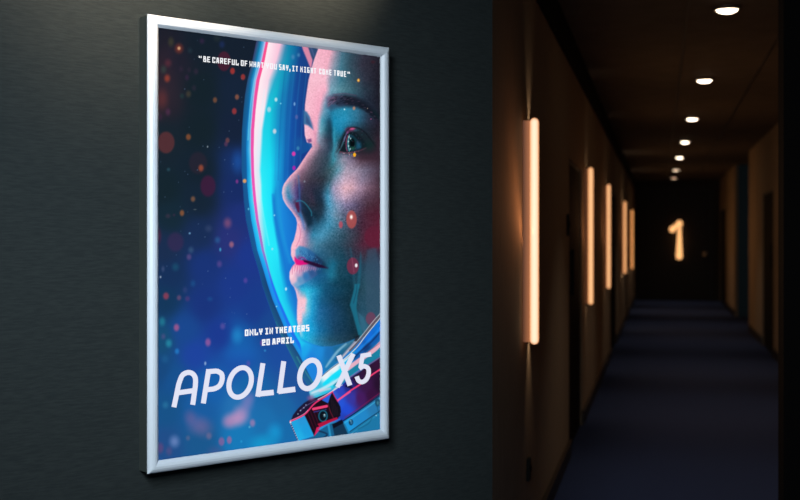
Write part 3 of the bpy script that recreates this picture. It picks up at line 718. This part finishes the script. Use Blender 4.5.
# light blue plates below
poly([(344,421.5),(357,412.5),(370,403.5),(383,394),(383,445),(330,445),(338,430)], (30,118,165), .7, 1)
poly([(344,421.5),(357,412.5),(370,403.5),(383,393.5),(383,409),(368,419),(349,432)], lambda x, y: idw(x, y, [(346,424,(30,150,220)),(360,416,(35,135,200)),(375,405,(40,120,175)),(381,400,(45,110,150))], 15), .5, 1)
stroke([(343,421),(357,411.8),(370,402.6),(383,393)], 1.2, (18,26,50), .6, .9)
stroke([(344.5,423),(358,414),(371,405),(383,396)], .8, (70,185,225), .5, .8)
stroke([(350,431.5),(368,419),(383,409)], .9, (20,60,90), .5, .9)
stroke([(352,433),(368,421.5),(383,411.5)], .7, (50,150,190), .5, .7)
stroke([(375,398.5),(379,414)], .8, (25,70,100), .5, .6); stroke([(358,429),(368,424),(372,418)], .8, (20,85,115), .6, .6)
blob(351,422.3,2.2,3,(18,55,85),.95,.3); blob(351.4,422.6,1,1.5,(60,120,160),.9,.5); blob(350.5,420.7,.9,.9,(110,180,210),.8,.5)
blob(377.5,402.5,2.4,4,(22,70,100),.95,.3); blob(377.8,403,1.2,2,(70,130,150),.8,.5); blob(376.2,415.5,.5,.5,(200,230,235),.9,.4)
poly([(312,438),(320,430),(331,423),(342,421.5),(348,433),(345,440),(312,445)], (25,95,140), .6, 1)
poly([(332.5,426.5),(342.5,421.8),(347.5,433.5),(335,438)], (20,52,80), .6, 1)
poly([(332,424.5),(342,419.5),(343.5,423),(333.5,428.5)], (14,18,34), .5, 1)
stroke([(328.5,425),(331,440)], 2, (45,160,210), .8, .8); stroke([(319,431),(327,434),(324,438)], 1.6, (20,40,70), .8, .8)
# helmet camera module
poly([(290.5,421.5),(293,415),(298,408.5),(304,403),(310,399.2),(317,397.5),(332,391.5),(322,400.5),(314,407.5),(306,415),(298,419.5)], (30,24,52), .7, 1)
blob(311,398,3.4,2.6,(150,85,140),.7,.8)
stroke([(300,411),(305,406.5),(312,402.5),(319,399)], .7, (120,100,160), .5, .7)
for p in [(300.5,410.5),(303.8,407.8),(298,414),(306,405)]: blob(p[0], p[1], .6, .6, (170,190,220), .8, .4)
poly([(291,422),(304.5,415.2),(309,424),(314,436),(298.5,441),(294,430)], lambda x, y: idw(x, y, [(294,424,(30,165,225)),(302,420,(40,150,215)),(306,430,(30,155,220)),(299,436,(35,175,230))], 12), .5, 1)
stroke([(290.2,422),(293.5,430),(297.5,439.5)], .9, (60,40,80), .4, .9)
for t in np.linspace(0, 1, 9): blob(290 + 8 * t, 422 + 18 * t, .5, .6, (215,215,230), .8, .4)
poly([(304.5,415),(309,409.5),(314.5,404),(321.5,399.8),(331,404.5),(340,409),(340.5,416),(332,420.5),(322,424.5),(317,429),(314.2,436)], (28,13,26), .5, 1)
for k in range(4):
    stroke([(307.5 + 2.4 * k, 412.5 - 2.4 * k), (314.5 + 1.9 * k, 430 - 3.3 * k)], .5, (105,22,50), .4, .7, False)
poly([(322,400),(332.5,391.8),(334,394),(329,403.5)], (40,95,215), .5, 1)
stroke([(313.3,409),(326.6,406.2)], 2.6, (240,66,118), .4, 1, False)
stroke([(314,412),(326,409.5)], 1, (60,60,150), .4, .9, False)
blob(323.2,416,5.4,6.4,(12,18,28),1,.15)
stroke([(323 + 4.1 * math.cos(a), 416 + 5.4 * math.sin(a)) for a in np.linspace(0, 6.283, 20)], 1.2, (32,118,150), .5, .8)
blob(324.6,415.5,1.2,1.6,(90,150,170),.9,.6); blob(324.4,414.8,.5,.6,(210,230,235),1,.4)
poly([(332.4,391.5),(336,398),(340.5,407),(341,412),(338,418.5),(333,419),(329.5,411),(328,403.5),(330,397)], (20,17,28), .5, 1)
for k in range(4): stroke([(331 + 1.9 * k, 397 + 3.4 * k), (333 + 1.6 * k, 416 - .4 * k)], .5, (52,34,46), .4, .6, False)
stroke([(332.4,392),(335,397),(338,401.8)], .8, (225,45,125), .4, .9)
stroke([(328,404),(330.5,412),(334,419)], .7, (130,30,50), .4, .8)
poly([(317.5,424),(323,421.8),(337,417.2),(338,419),(329,423),(320,427.5)], (178,22,62), .5, 1)
poly([(313.8,436.5),(316.5,427.5),(319.5,426.5),(320,429.5)], (215,35,95), .5, 1)
stroke([(318.5,429.5),(329,424.2),(340,419)], .8, (60,150,200), .4, .8)
stroke([(290.3,421.3),(297,418.5),(304,414.8),(308,411),(313,405),(318.5,400.6),(325,396.8),(332.5,391.6)], 1.4, (235,52,112), .4, 1)
stroke([(290.3,420.6),(297,417.6),(304,413.8),(308,410)], .5, (245,180,205), .3, .8)
stroke([(318,399.4),(326,395),(333,390.5),(342,385)], .8, (235,215,228), .4, .9)
blob(290.5,422.3,.8,1.2,(240,235,240),.9,.4)
IMG = np.clip(IMG, 0, 255)

# write the art as a printed colour attribute on a fine sheet
c = IMG / 255.0
c = np.where(c <= 0.04045, c / 12.92, ((c + 0.055) / 1.055) ** 2.4)
rgba = np.ones((N, 4), np.float32); rgba[:, :3] = c
co = np.zeros((N, 3), np.float32)
co[:, 0] = S * XX.ravel(); co[:, 1] = S * ZZ.ravel(); co[:, 2] = S * (BB.ravel() + HF)
i0 = (np.arange(NV - 1)[:, None] * NU + np.arange(NU - 1)[None, :]).ravel()
quads = np.stack([i0, i0 + 1, i0 + NU + 1, i0 + NU], 1).astype(np.int32)

poster = thing('framed_poster', 'large white-framed film poster of a woman in a space helmet, hung on the dark wall', 'poster',
               PP(PW / 2, PB, -0.0432), 0)
me = bpy.data.meshes.new('poster_print')
me.vertices.add(N); me.vertices.foreach_set('co', co.ravel())
me.loops.add(quads.size); me.loops.foreach_set('vertex_index', quads.ravel())
me.polygons.add(len(quads)); me.polygons.foreach_set('loop_start', np.arange(0, quads.size, 4, dtype=np.int32))
me.update(calc_edges=True)
at = me.color_attributes.new('print', 'FLOAT_COLOR', 'POINT')
at.data.foreach_set('color', rgba.ravel())
M_print = bpy.data.materials.new('backlit_poster_print'); M_print.use_nodes = True
nt = M_print.node_tree; bs = nt.nodes['Principled BSDF']
an = nt.nodes.new('ShaderNodeAttribute'); an.attribute_name = 'print'
mx = nt.nodes.new('ShaderNodeVectorMath'); mx.operation = 'SCALE'; mx.inputs['Scale'].default_value = 0.05
nt.links.new(an.outputs['Color'], mx.inputs[0])
nt.links.new(mx.outputs[0], bs.inputs['Base Color'])
nt.links.new(an.outputs['Color'], bs.inputs['Emission Color'])
bs.inputs['Emission Strength'].default_value = 0.97
bs.inputs['Roughness'].default_value = 0.5; bs.inputs['Specular IOR Level'].default_value = 0.0
me.materials.append(M_print)
sheet = bpy.data.objects.new('poster_print', me); COL.objects.link(sheet)
sheet.parent = poster; sheet.matrix_parent_inverse = poster.matrix_world.inverted()

# ---- lettering: strokes drawn in photograph pixels, carried onto the sheet
def strip(bm, pts, w, n, closed=False, cap=True):
    P = [Vector(p) for p in pts]; L = len(P); left = []; right = []
    for i in range(L):
        if closed: d0 = (P[i] - P[i - 1]).normalized(); d1 = (P[(i + 1) % L] - P[i]).normalized()
        else:
            d1 = (P[min(i + 1, L - 1)] - P[min(i, L - 2)]).normalized()
            d0 = (P[max(i, 1)] - P[max(i - 1, 0)]).normalized()
        n0 = Vector((-d0.y, d0.x)); n1 = Vector((-d1.y, d1.x)); m = (n0 + n1)
        m = m.normalized() if m.length > 1e-4 else n0
        k = w / 2 / max(0.5, m.dot(n0))
        left.append(P[i] + m * k); right.append(P[i] - m * k)
    def V(p):
        a, h = px2ab(p.x, p.y, PNOFF); return bm.verts.new(PP(a, h, n))
    lv = [V(p) for p in left]; rv = [V(p) for p in right]
    for i in range(L if closed else L - 1):
        j = (i + 1) % L
        bm.faces.new((lv[i], lv[j], rv[j], rv[i]))
def sm(P, n=5): return smooth_pts(P, n)
def ell(cx, cy, rx, ry, sl, n=36):
    return [(cx + rx * math.cos(2 * math.pi * k / n) - sl * math.sin(2 * math.pi * k / n), cy + ry * math.sin(2 * math.pi * k / n) + 0.08 * rx * math.cos(2 * math.pi * k / n) * -1) for k in range(n)]
M_white = emit('white_poster_ink', lin((226, 228, 246)), 0.95, (60, 60, 60))
M_white2 = emit('small_white_poster_ink', lin((246, 248, 252)), 0.97, (60, 60, 60))
tw = 5.0
n0 = PNOFF + 0.0006
bm = bmesh.new(); kz = [0]
def T(P, w=tw, closed=False):
    kz[0] += 1
    strip(bm, P, w, n0 + 0.00003 * (kz[0] % 3), closed)
T([(173.8,407.2),(178.0,387)] + sm([(178.6,384),(182,375.6),(187,372.6),(192,373.4),(195.2,378),(195.2,386)]) + [(192.6,404.8)])
T([(176.8,392.9),(194.6,390.4)])
T([(203.2,403.4),(208.6,369.3)])
T([(206.5,371.8),(215,371.0)] + sm([(217.5,371.2),(221.4,374),(222,379.5),(219.5,385.5),(214.5,388.6),(210,389.3)]) + [(205,389.8)])
T(ell(240, 382.4, 11.1, 14.8, 2.0), tw, True)
T([(262.8,363.2),(257.6,396.6)]); T([(256.6,394.1),(273.6,392.3)], 5.4)
T([(283.6,361.2),(279.3,393.2)]); T([(278.2,391.4),(295.2,389.2)], 5.4)
T(ell(309.6, 374.4, 9.9, 14.2, 2.0), 5.2, True)
T([(338.6,355.4),(349.8,385.4)]); T([(353.2,353.8),(337.2,387)], 4.6)
T([(371,354.3),(362.4,355.6),(360.6,366.3)] , 4.4)
T(sm([(359.2,368.6),(363.5,366.2),(367.8,368.2),(368.4,373.5),(366.2,379.2),(362,382),(358.4,380.6),(356.6,376.4)]), 4.5)
obj('title_lettering', bm, M_white, sheet)

GL = {  # blocky squared capitals, unit box, y up
'A': [[(0,0),(.25,1),(.75,1),(1,0)], [(.15,.32),(.85,.32)]], 'B': [[(0,0),(0,1),(.8,1),(.8,.55),(0,.55)], [(.8,.55),(1,.45),(1,0),(0,0)]],
'C': [[(1,.75),(1,1),(0,1),(0,0),(1,0),(1,.25)]], 'E': [[(1,1),(0,1),(0,0),(1,0)], [(0,.5),(.85,.5)]], 'F': [[(1,1),(0,1),(0,0)], [(0,.48),(.85,.48)]],
'G': [[(1,1),(0,1),(0,0),(1,0),(1,.48),(.55,.48)]], 'H': [[(0,0),(0,1)], [(1,0),(1,1)], [(0,.5),(1,.5)]], 'I': [[(.5,0),(.5,1)], [(0,1),(1,1)], [(0,0),(1,0)]],
'L': [[(0,1),(0,0),(1,0),(1,.3)]], 'M': [[(0,0),(0,1),(.5,.45),(1,1),(1,0)]], 'N': [[(0,0),(0,1),(1,0),(1,1)]], 'O': [[(0,0),(0,1),(1,1),(1,0),(0,0),(0,.3)]],
'0': [[(0,0),(0,1),(1,1),(1,0),(0,0),(0,.3)]], '2': [[(0,.75),(0,1),(1,1),(1,.55),(0,.45),(0,0),(1,0)]], 'P': [[(0,0),(0,1),(1,1),(1,.42),(0,.42)]],
'R': [[(0,0),(0,1),(1,1),(1,.45),(0,.45)], [(.5,.45),(1,0)]], 'S': [[(1,1),(0,1),(0,.52),(1,.52),(1,0),(0,0)]], 'T': [[(0,1),(1,1)], [(.5,0),(.5,1)]],
'U': [[(0,1),(0,0),(1,0),(1,1)]], 'W': [[(0,1),(0,0),(.5,.5),(1,0),(1,1)]], 'Y': [[(0,1),(.1,.5),(.9,.5),(1,1)], [(.5,.5),(.5,0)]],
',': [[(.4,.25),(.4,0),(.1,-.2)]], '"': [[(-.3,1),(-.3,.72)], [(1.3,1),(1.3,.72)]]}
def word(bm, txt, x0, x1, yb0, slope, xref, capf, sw):
    """letters of one word between pixel x0..x1; baseline yb0 at xref with slope; capf(x) cap height"""
    n = len(txt); wts = [0.5 if ch in ',"' else (1.15 if ch in 'MWN' else 1.0) for ch in txt]
    gap = 0.9; adv = (x1 - x0 - .5 - gap * (n - 1)) / sum(wts); x = x0
    for k, ch in enumerate(txt):
        w = adv * wts[k]
        for st in GL[ch]:
            pts = []
            for (gx, gy) in st:
                X_ = x + sw / 2 + gx * max(w - sw, .2); h = capf(X_)
                yb = yb0 + slope * (X_ - xref)
                pts.append((X_, yb - sw / 2 - gy * (h - sw)))
            kz[0] += 1
            a_ = Vector(pts[0]); b_ = Vector(pts[1]); pts[0] = tuple(a_ + (a_ - b_).normalized() * sw * .35)
            a_ = Vector(pts[-1]); b_ = Vector(pts[-2]); pts[-1] = tuple(a_ + (a_ - b_).normalized() * sw * .35)
            strip(bm, pts, sw, n0 + 0.00003 * (kz[0] % 4))
        x += w + gap
bm = bmesh.new()
for t, a, b in [('"',199,201.6),('BE',203.2,210.6),('CAREFUL',212.2,239),('OF',240.7,247.8),('WHAT',249.2,264),('YOU',266,277.2),('SAY,',278.8,291),('IT',292,298.4),('MIGHT',300,316.6),('COME',319,332),('TRUE',333.6,346.6),('"',347.6,350)]:
    word(bm, t, a, b, 62.0, .1065, 205, lambda x: 5.7, 1.0)
obj('tagline_lettering', bm, M_white2, sheet)
bm = bmesh.new()
for t, a, b in [('ONLY',244.7,263),('IN',265,273.4),('THEATERS',275,309.6)]:
    word(bm, t, a, b, 336.1, -.078, 245, lambda x: 6.5, 1.4)
for t, a, b in [('20',261.8,270.3),('APRIL',272,294.2)]:
    word(bm, t, a, b, 345.7, -.085, 262, lambda x: 6.3, 1.4)
obj('release_date_lettering', bm, M_white2, sheet)

# ---- frame: four mitred rails with a rounded face, dark housing behind
prof_r = [(0.0, -0.0025), (0.0, -0.0008), (0.0012, 0.0018), (0.004, 0.0045), (0.009, 0.0072), (0.0145, 0.0080), (0.020, 0.0064), (0.0232, 0.0030), (fr, -0.0005), (fr, -0.0045), (0.0, -0.0025)]
def rail(side):
    bm = bmesh.new(); ends = []
    for e in (0, 1):
        ring = []
        for (k, nn) in prof_r[:-1]:
            if side == 'top': a, h = (k if e == 0 else PW - k), PT - k
            elif side == 'bottom': a, h = (k if e == 0 else PW - k), PB + k
            elif side == 'left': a, h = k, (PB + k if e == 0 else PT - k)
            else: a, h = PW - k, (PB + k if e == 0 else PT - k)
            ring.append(bm.verts.new(PP(a, h, nn)))
        ends.append(ring)
    n = len(ends[0])
    for i in range(n):
        j = (i + 1) % n
        bm.faces.new((ends[0][i], ends[0][j], ends[1][j], ends[1][i]))
    bm.faces.new(ends[0]); bm.faces.new(ends[1][::-1])
    return bm
for sd in ('top', 'bottom', 'left', 'right'):
    obj('frame_rail', rail(sd), M_frame, poster)
bm = bmesh.new()
g = 0.0015
hexa(bm, [PP(g, PB + g, -0.0432), PP(PW - g, PB + g, -0.0432), PP(PW - g, PT - g, -0.0432), PP(g, PT - g, -0.0432),
          PP(g, PB + g, -0.0047), PP(PW - g, PB + g, -0.0047), PP(PW - g, PT - g, -0.0047), PP(g, PT - g, -0.0047)])
obj('backing_box', bm, M_box, poster)

# ------------------------------------------------------------------ light bars on the left wall
def tube_bm(L, r, seg=20):
    bm = bmesh.new(); rings = []
    prof_ = [(0.02 * r, -L / 2)] + [(r * math.sin(t), -L / 2 + r * (1 - math.cos(t))) for t in (0.4, 0.8, 1.2, 1.57)]
    prof_ += [(p[0], -p[1]) for p in prof_[::-1]]
    for (rr, z) in prof_:
        rings.append([bm.verts.new((rr * math.cos(2 * math.pi * k / seg), rr * math.sin(2 * math.pi * k / seg), z)) for k in range(seg)])
    for a_, b_ in zip(rings[:-1], rings[1:]):
        for k in range(seg):
            bm.faces.new((a_[k], a_[(k + 1) % seg], b_[(k + 1) % seg], b_[k]))
    bm.faces.new(rings[0][::-1]); bm.faces.new(rings[-1])
    return bm
def lbox(bm, x0, x1, y0, y1, z0, z1):
    hexa(bm, [(x0, y0, z0), (x1, y0, z0), (x1, y1, z0), (x0, y1, z0), (x0, y0, z1), (x1, y0, z1), (x1, y1, z1), (x0, y1, z1)])

def tube_mat(name, edge, core, e_str, c_str, ang):
    """diffuser with a bright core painted on the side facing the eye (object space)"""
    m = bpy.data.materials.new(name); m.use_nodes = True; nt = m.node_tree
    b = nt.nodes['Principled BSDF']; b.inputs['Base Color'].default_value = lin((200, 180, 160)); b.inputs['Roughness'].default_value = 0.4
    tc = nt.nodes.new('ShaderNodeTexCoord'); dt = nt.nodes.new('ShaderNodeVectorMath'); dt.operation = 'DOT_PRODUCT'
    dt.inputs[1].default_value = (math.cos(ang), math.sin(ang), 0)
    nt.links.new(tc.outputs['Normal'], dt.inputs[0])
    r = nt.nodes.new('ShaderNodeValToRGB'); r.color_ramp.elements[0].position = 0.35; r.color_ramp.elements[1].position = 1.0
    r.color_ramp.elements[0].color = tuple(v * e_str for v in edge) + (1,); r.color_ramp.elements[1].color = tuple(v * c_str for v in core) + (1,)
    nt.links.new(dt.outputs['Value'], r.inputs['Fac'])
    nt.links.new(r.outputs['Color'], b.inputs['Emission Color']); b.inputs['Emission Strength'].default_value = 1.0
    return m
# local axes: x to the right across the passage (away from the wall), y down the passage
ANG = math.atan2(-0.99, 0.12)  # towards the eye, where the tube's bright core is painted
prj = 0.041
DX = [126, 69.5, 51.5, 35.3, 28]
TB = [(118, 344.5), (167.5, 304.5), (184.5, 288.5), (201.5, 273.5), (210, 269)]
LAB = ['tallest-looking glowing vertical light bar, nearest the corner by the poster',
       'glowing vertical light bar on the wall just beyond the first dark doorway',
       'glowing vertical light bar, middle one of the row of five on the wall',
       'glowing vertical light bar, fourth along the wall from the poster corner',
       'smallest and most orange glowing light bar, farthest along the wall by the end door']
TCOL = [((1.0, .36, .12), (1.0, .80, .55), .90, 1.0), ((1.0, .36, .12), (1.0, .56, .26), .9, 1.02), ((1.0, .35, .12), (1.0, .54, .25), .9, 1.0),
        ((1.0, .32, .09), (1.0, .50, .21), .85, 1.02), ((.95, .29, .07), (.95, .42, .13), .8, .92)]
WARM = (1.0, 0.50, 0.20)
# tube's glow painted onto the fin as emission, strongest where it meets the tube
M_fin = bpy.data.materials.new('painted_glow_fin'); M_fin.use_nodes = True
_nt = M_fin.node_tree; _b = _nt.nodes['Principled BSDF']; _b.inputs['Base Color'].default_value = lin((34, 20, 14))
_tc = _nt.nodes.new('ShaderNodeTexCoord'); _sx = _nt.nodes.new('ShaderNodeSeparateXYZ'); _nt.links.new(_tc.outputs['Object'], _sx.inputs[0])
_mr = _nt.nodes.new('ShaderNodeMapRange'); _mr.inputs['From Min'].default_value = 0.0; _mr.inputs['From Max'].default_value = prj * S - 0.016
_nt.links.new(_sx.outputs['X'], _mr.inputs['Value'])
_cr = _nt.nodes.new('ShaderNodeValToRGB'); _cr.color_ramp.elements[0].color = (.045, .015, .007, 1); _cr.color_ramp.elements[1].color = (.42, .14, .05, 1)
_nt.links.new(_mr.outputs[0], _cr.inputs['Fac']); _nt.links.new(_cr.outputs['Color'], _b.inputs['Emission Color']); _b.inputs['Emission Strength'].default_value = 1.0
M_fin2 = M_fin.copy(); M_fin2.name = 'dim_painted_glow_fin'
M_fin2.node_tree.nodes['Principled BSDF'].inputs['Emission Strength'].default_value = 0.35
for k in range(5):
    z = (0.4729 - prj) * F / DX[k]
    lat = LL + prj
    s = SZ(z, lat)
    top = (238 - TB[k][0]) * z / F; bot = (238 - TB[k][1]) * z / F
    L = (top - bot) * S; r = 0.0155 * S
    t = thing('wall_light_bar', LAB[k], 'wall light', CO(s, LL, (top + bot) / 2), CANG, 'vertical light bars on the corridor wall')
    def put(name, bm, m, smooth=False):
        o = bpy.data.objects.new(name, bpy.data.meshes.new(name)); COL.objects.link(o)
        bmesh.ops.recalc_face_normals(bm, faces=bm.faces); bm.to_mesh(o.data); bm.free(); o.data.materials.append(m)
        if smooth:
            for p in o.data.polygons: p.use_smooth = True
        o.parent = t; return o
    e, c_, es, cs = TCOL[k]
    o = put('diffuser_tube', tube_bm(L, r), tube_mat('warm_diffuser', e, c_, es, cs, ANG), True)
    o.location = (prj * S, 0, 0)
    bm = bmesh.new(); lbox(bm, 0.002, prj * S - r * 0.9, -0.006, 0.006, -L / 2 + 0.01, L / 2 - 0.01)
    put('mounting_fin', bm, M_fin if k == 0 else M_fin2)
    # the light it gives: along the wall beside it
    l = bpy.data.lights.new('bar_light', 'AREA'); l.shape = 'RECTANGLE'; l.size = 0.012; l.size_y = L * 0.96
    l.energy = 0.7 if k == 0 else 0.3; l.color = (1.0, .40, .17); l.spread = math.radians(180)
    lo = bpy.data.objects.new('bar_light', l); COL.objects.link(lo); lo.parent = t
    lo.location = (prj * S, -r - 0.003, 0)
    lo.rotation_euler = Vector((-1.0, -0.8, 0)).to_track_quat('-Z', 'Z').to_euler()
    l2 = bpy.data.lights.new('bar_light', 'AREA'); l2.shape = 'RECTANGLE'; l2.size = 0.03; l2.size_y = L * 0.98
    l2.energy = 4.2; l2.color = WARM
    lo = bpy.data.objects.new('bar_light', l2); COL.objects.link(lo); lo.parent = t
    lo.location = (prj * S + r + 0.004, 0, 0)
    lo.rotation_euler = Vector((1, 0, 0)).to_track_quat('-Z', 'Z').to_euler()
    for sg in (1, -1):  # unseen spots added past the bar for wall streaks and ceiling glow
        sp = bpy.data.lights.new('added_streak_spot', 'SPOT'); sp.energy = 1.4 if k == 0 else (0.8 if k < 3 else 2.6); sp.color = (1.0, .72, .48)
        sp.spot_size = math.radians(60 if k < 3 else 110); sp.spot_blend = 1.0; sp.shadow_soft_size = 0.012
        so = bpy.data.objects.new('added_streak_spot', sp); COL.objects.link(so); so.parent = t
        so.location = (0.045, 0.22, sg * (L / 2 - 0.06))
        so.rotation_euler = Vector((-0.16, 0.04, sg)).to_track_quat('-Z', 'Y').to_euler()

# ------------------------------------------------------------------ ceiling downlights
M_lens = emit('downlight_lens', (1.0, .80, .58, 1), 9.0)
M_lens2 = emit('far_downlight_lens', (1.0, .72, .48, 1), 3.2)
M_lens3 = emit('dim_downlight_lens', (1.0, .62, .38, 1), 1.7)
M_trim = mat('downlight_trim', (60, 50, 42), 0.4)
DL = [(727, 10), (704.5, 80.5), (692, 119), (685, 142), (679.5, 157.5), (675.8, 170), (674, 178.7)]
DLL = ['round ceiling downlight nearest the camera, at the top of the picture', 'second round ceiling downlight down the corridor', 'third round ceiling downlight down the corridor',
       'fourth round ceiling downlight, halfway along the row', 'fifth round ceiling downlight down the corridor', 'sixth round ceiling downlight, last but one before the end door',
       'last round ceiling downlight, closest to the end door']
for k, (x, y) in enumerate(DL):
    z = F * (HC - 0.012) / (238 - y)
    z = min(z, ZE - 0.8)
    Xp = (x - 400) / F * z
    t = thing('ceiling_downlight', DLL[k], 'ceiling light', W(Xp, z, HC), 0, 'round downlights in the corridor ceiling')
    R = 0.050 * S
    bm = bmesh.new(); seg = 28
    rs = [(R, -0.0155), (R * 1.06, -0.019), (R * 1.25, -0.015), (R * 1.28, 0.0)]
    rings = [[bm.verts.new((r_ * math.cos(2 * math.pi * i / seg), r_ * math.sin(2 * math.pi * i / seg), zz)) for i in range(seg)] for r_, zz in rs]
    for a_, b_ in zip(rings[:-1], rings[1:]):
        for i in range(seg): bm.faces.new((a_[i], a_[(i + 1) % seg], b_[(i + 1) % seg], b_[i]))
    o = obj('trim_ring', bm, M_trim); o.parent = t
    for p in o.data.polygons: p.use_smooth = True
    bm = bmesh.new()
    rs = [(R, -0.012), (R * .85, -0.022), (R * .5, -0.030), (R * .05, -0.033)]
    rings = [[bm.verts.new((r_ * math.cos(2 * math.pi * i / seg), r_ * math.sin(2 * math.pi * i / seg), zz)) for i in range(seg)] for r_, zz in rs]
    for a_, b_ in zip(rings[:-1], rings[1:]):
        for i in range(seg): bm.faces.new((a_[i], a_[(i + 1) % seg], b_[(i + 1) % seg], b_[i]))
    bm.faces.new(rings[-1])
    o = obj('lamp_lens', bm, M_lens if k < 5 else (M_lens2 if k < 6 else M_lens3)); o.parent = t
    sp = bpy.data.lights.new('downlight_beam', 'SPOT'); sp.energy = 26; sp.color = (1.0, .84, .68)
    sp.spot_size = math.radians(78); sp.spot_blend = 0.95; sp.shadow_soft_size = 0.04
    so = bpy.data.objects.new('downlight_beam', sp); COL.objects.link(so); so.parent = t
    so.location = (0, 0, -0.05)

# ------------------------------------------------------------------ glowing numeral on the end door
bm = bmesh.new()
zs = ZE - 0.12
def CP(x, y, s):
    """point of the end door plane seen at pixel x,y (numeral outline drawn on that plane)"""
    k = (x - 400) / F
    den = k * CS.y - CS.x
    l = (s * CS.x - k * s * CS.y) / (k * CR.y - CR.x)
    p = CS * s + CR * l
    return l, (238 - y) * p.y / F
SN = SE - 0.085
path = [CP(679.2, 256.5, SN), CP(679.4, 223.5, SN), CP(672.4, 229.4, SN)]
cu = bpy.data.curves.new('number_one', 'CURVE'); cu.dimensions = '3D'; cu.bevel_depth = 0.055 * S; cu.bevel_resolution = 5; cu.use_fill_caps = True
def addsp(pts):
    sp_ = cu.splines.new('POLY'); sp_.points.add(len(pts) - 1)
    for i, (l, h) in enumerate(pts):
        v = CO(SN, l, h); sp_.points[i].co = (v.x, v.y, v.z, 1)
addsp(path)
tmp = bpy.data.objects.new('tmp', cu); COL.objects.link(tmp)
dg = bpy.context.evaluated_depsgraph_get()
mesh = bpy.data.meshes.new_from_object(tmp.evaluated_get(dg))
bpy.data.objects.remove(tmp)
bm = bmesh.new(); bm.from_mesh(mesh)
for (l, h) in path:
    r_ = bmesh.ops.create_uvsphere(bm, u_segments=16, v_segments=10, radius=0.055 * S)
    bmesh.ops.translate(bm, vec=CO(SN, l, h), verts=r_['verts'])
num = thing('illuminated_number', 'glowing orange numeral one mounted on the dark door at the corridor end', 'number sign', CO(SE - 0.03, 0.35, -0.35), CANG)
o = obj('number_one', bm, emit('number_glow', (1.0, .48, .18, 1), 1.35), num, True)
for (l, h) in (CP(679.4, 250, SN), CP(679.4, 228, SN)):
    bm = bmesh.new(); cbox(bm, SN, SE - 0.0302, l - 0.012, l + 0.012, h - 0.012, h + 0.012)
    obj('standoff', bm, M_base, num)
pl = bpy.data.lights.new('number_light', 'POINT'); pl.energy = 0.5; pl.color = (1.0, .5, .2); pl.shadow_soft_size = 0.05
po = bpy.data.objects.new('number_light', pl); COL.objects.link(po); po.location = CO(SN - 0.12, CP(679.4, 240, SN)[0], CP(679.4, 240, SN)[1])

# ------------------------------------------------------------------ small plates on the left wall
def plate(name, label, cat, px, y0, y1, w):
    z = 0.4729 * F / (660 - px); s = SZ(z, LL)
    h0, h1 = (238 - y1) * z / F, (238 - y0) * z / F
    t = thing(name, label, cat, CO(s, LL, (h0 + h1) / 2), 0)
    bm = cboxes([(s - w / 2, s + w / 2, LL + 0.0005, LL + 0.012, h0, h1)]); bevel(bm, 0.003)
    obj('cover_plate', bm, M_plate, t)
    bm = cboxes([(s - w / 5, s + w / 5, LL + 0.0121, LL + 0.016, h0 + (h1 - h0) * .4, h1 - (h1 - h0) * .3)])
    obj('push_button' if y1 < 300 else 'socket_insert', bm, M_black, t)
plate('wall_switch', 'small dark upright switch plate on the wall just before the first doorway', 'switch', 567, 214, 236, 0.055)
plate('wall_socket', 'small dark socket plate low on the wall below the nearest light bar', 'socket', 527, 458, 480, 0.05)
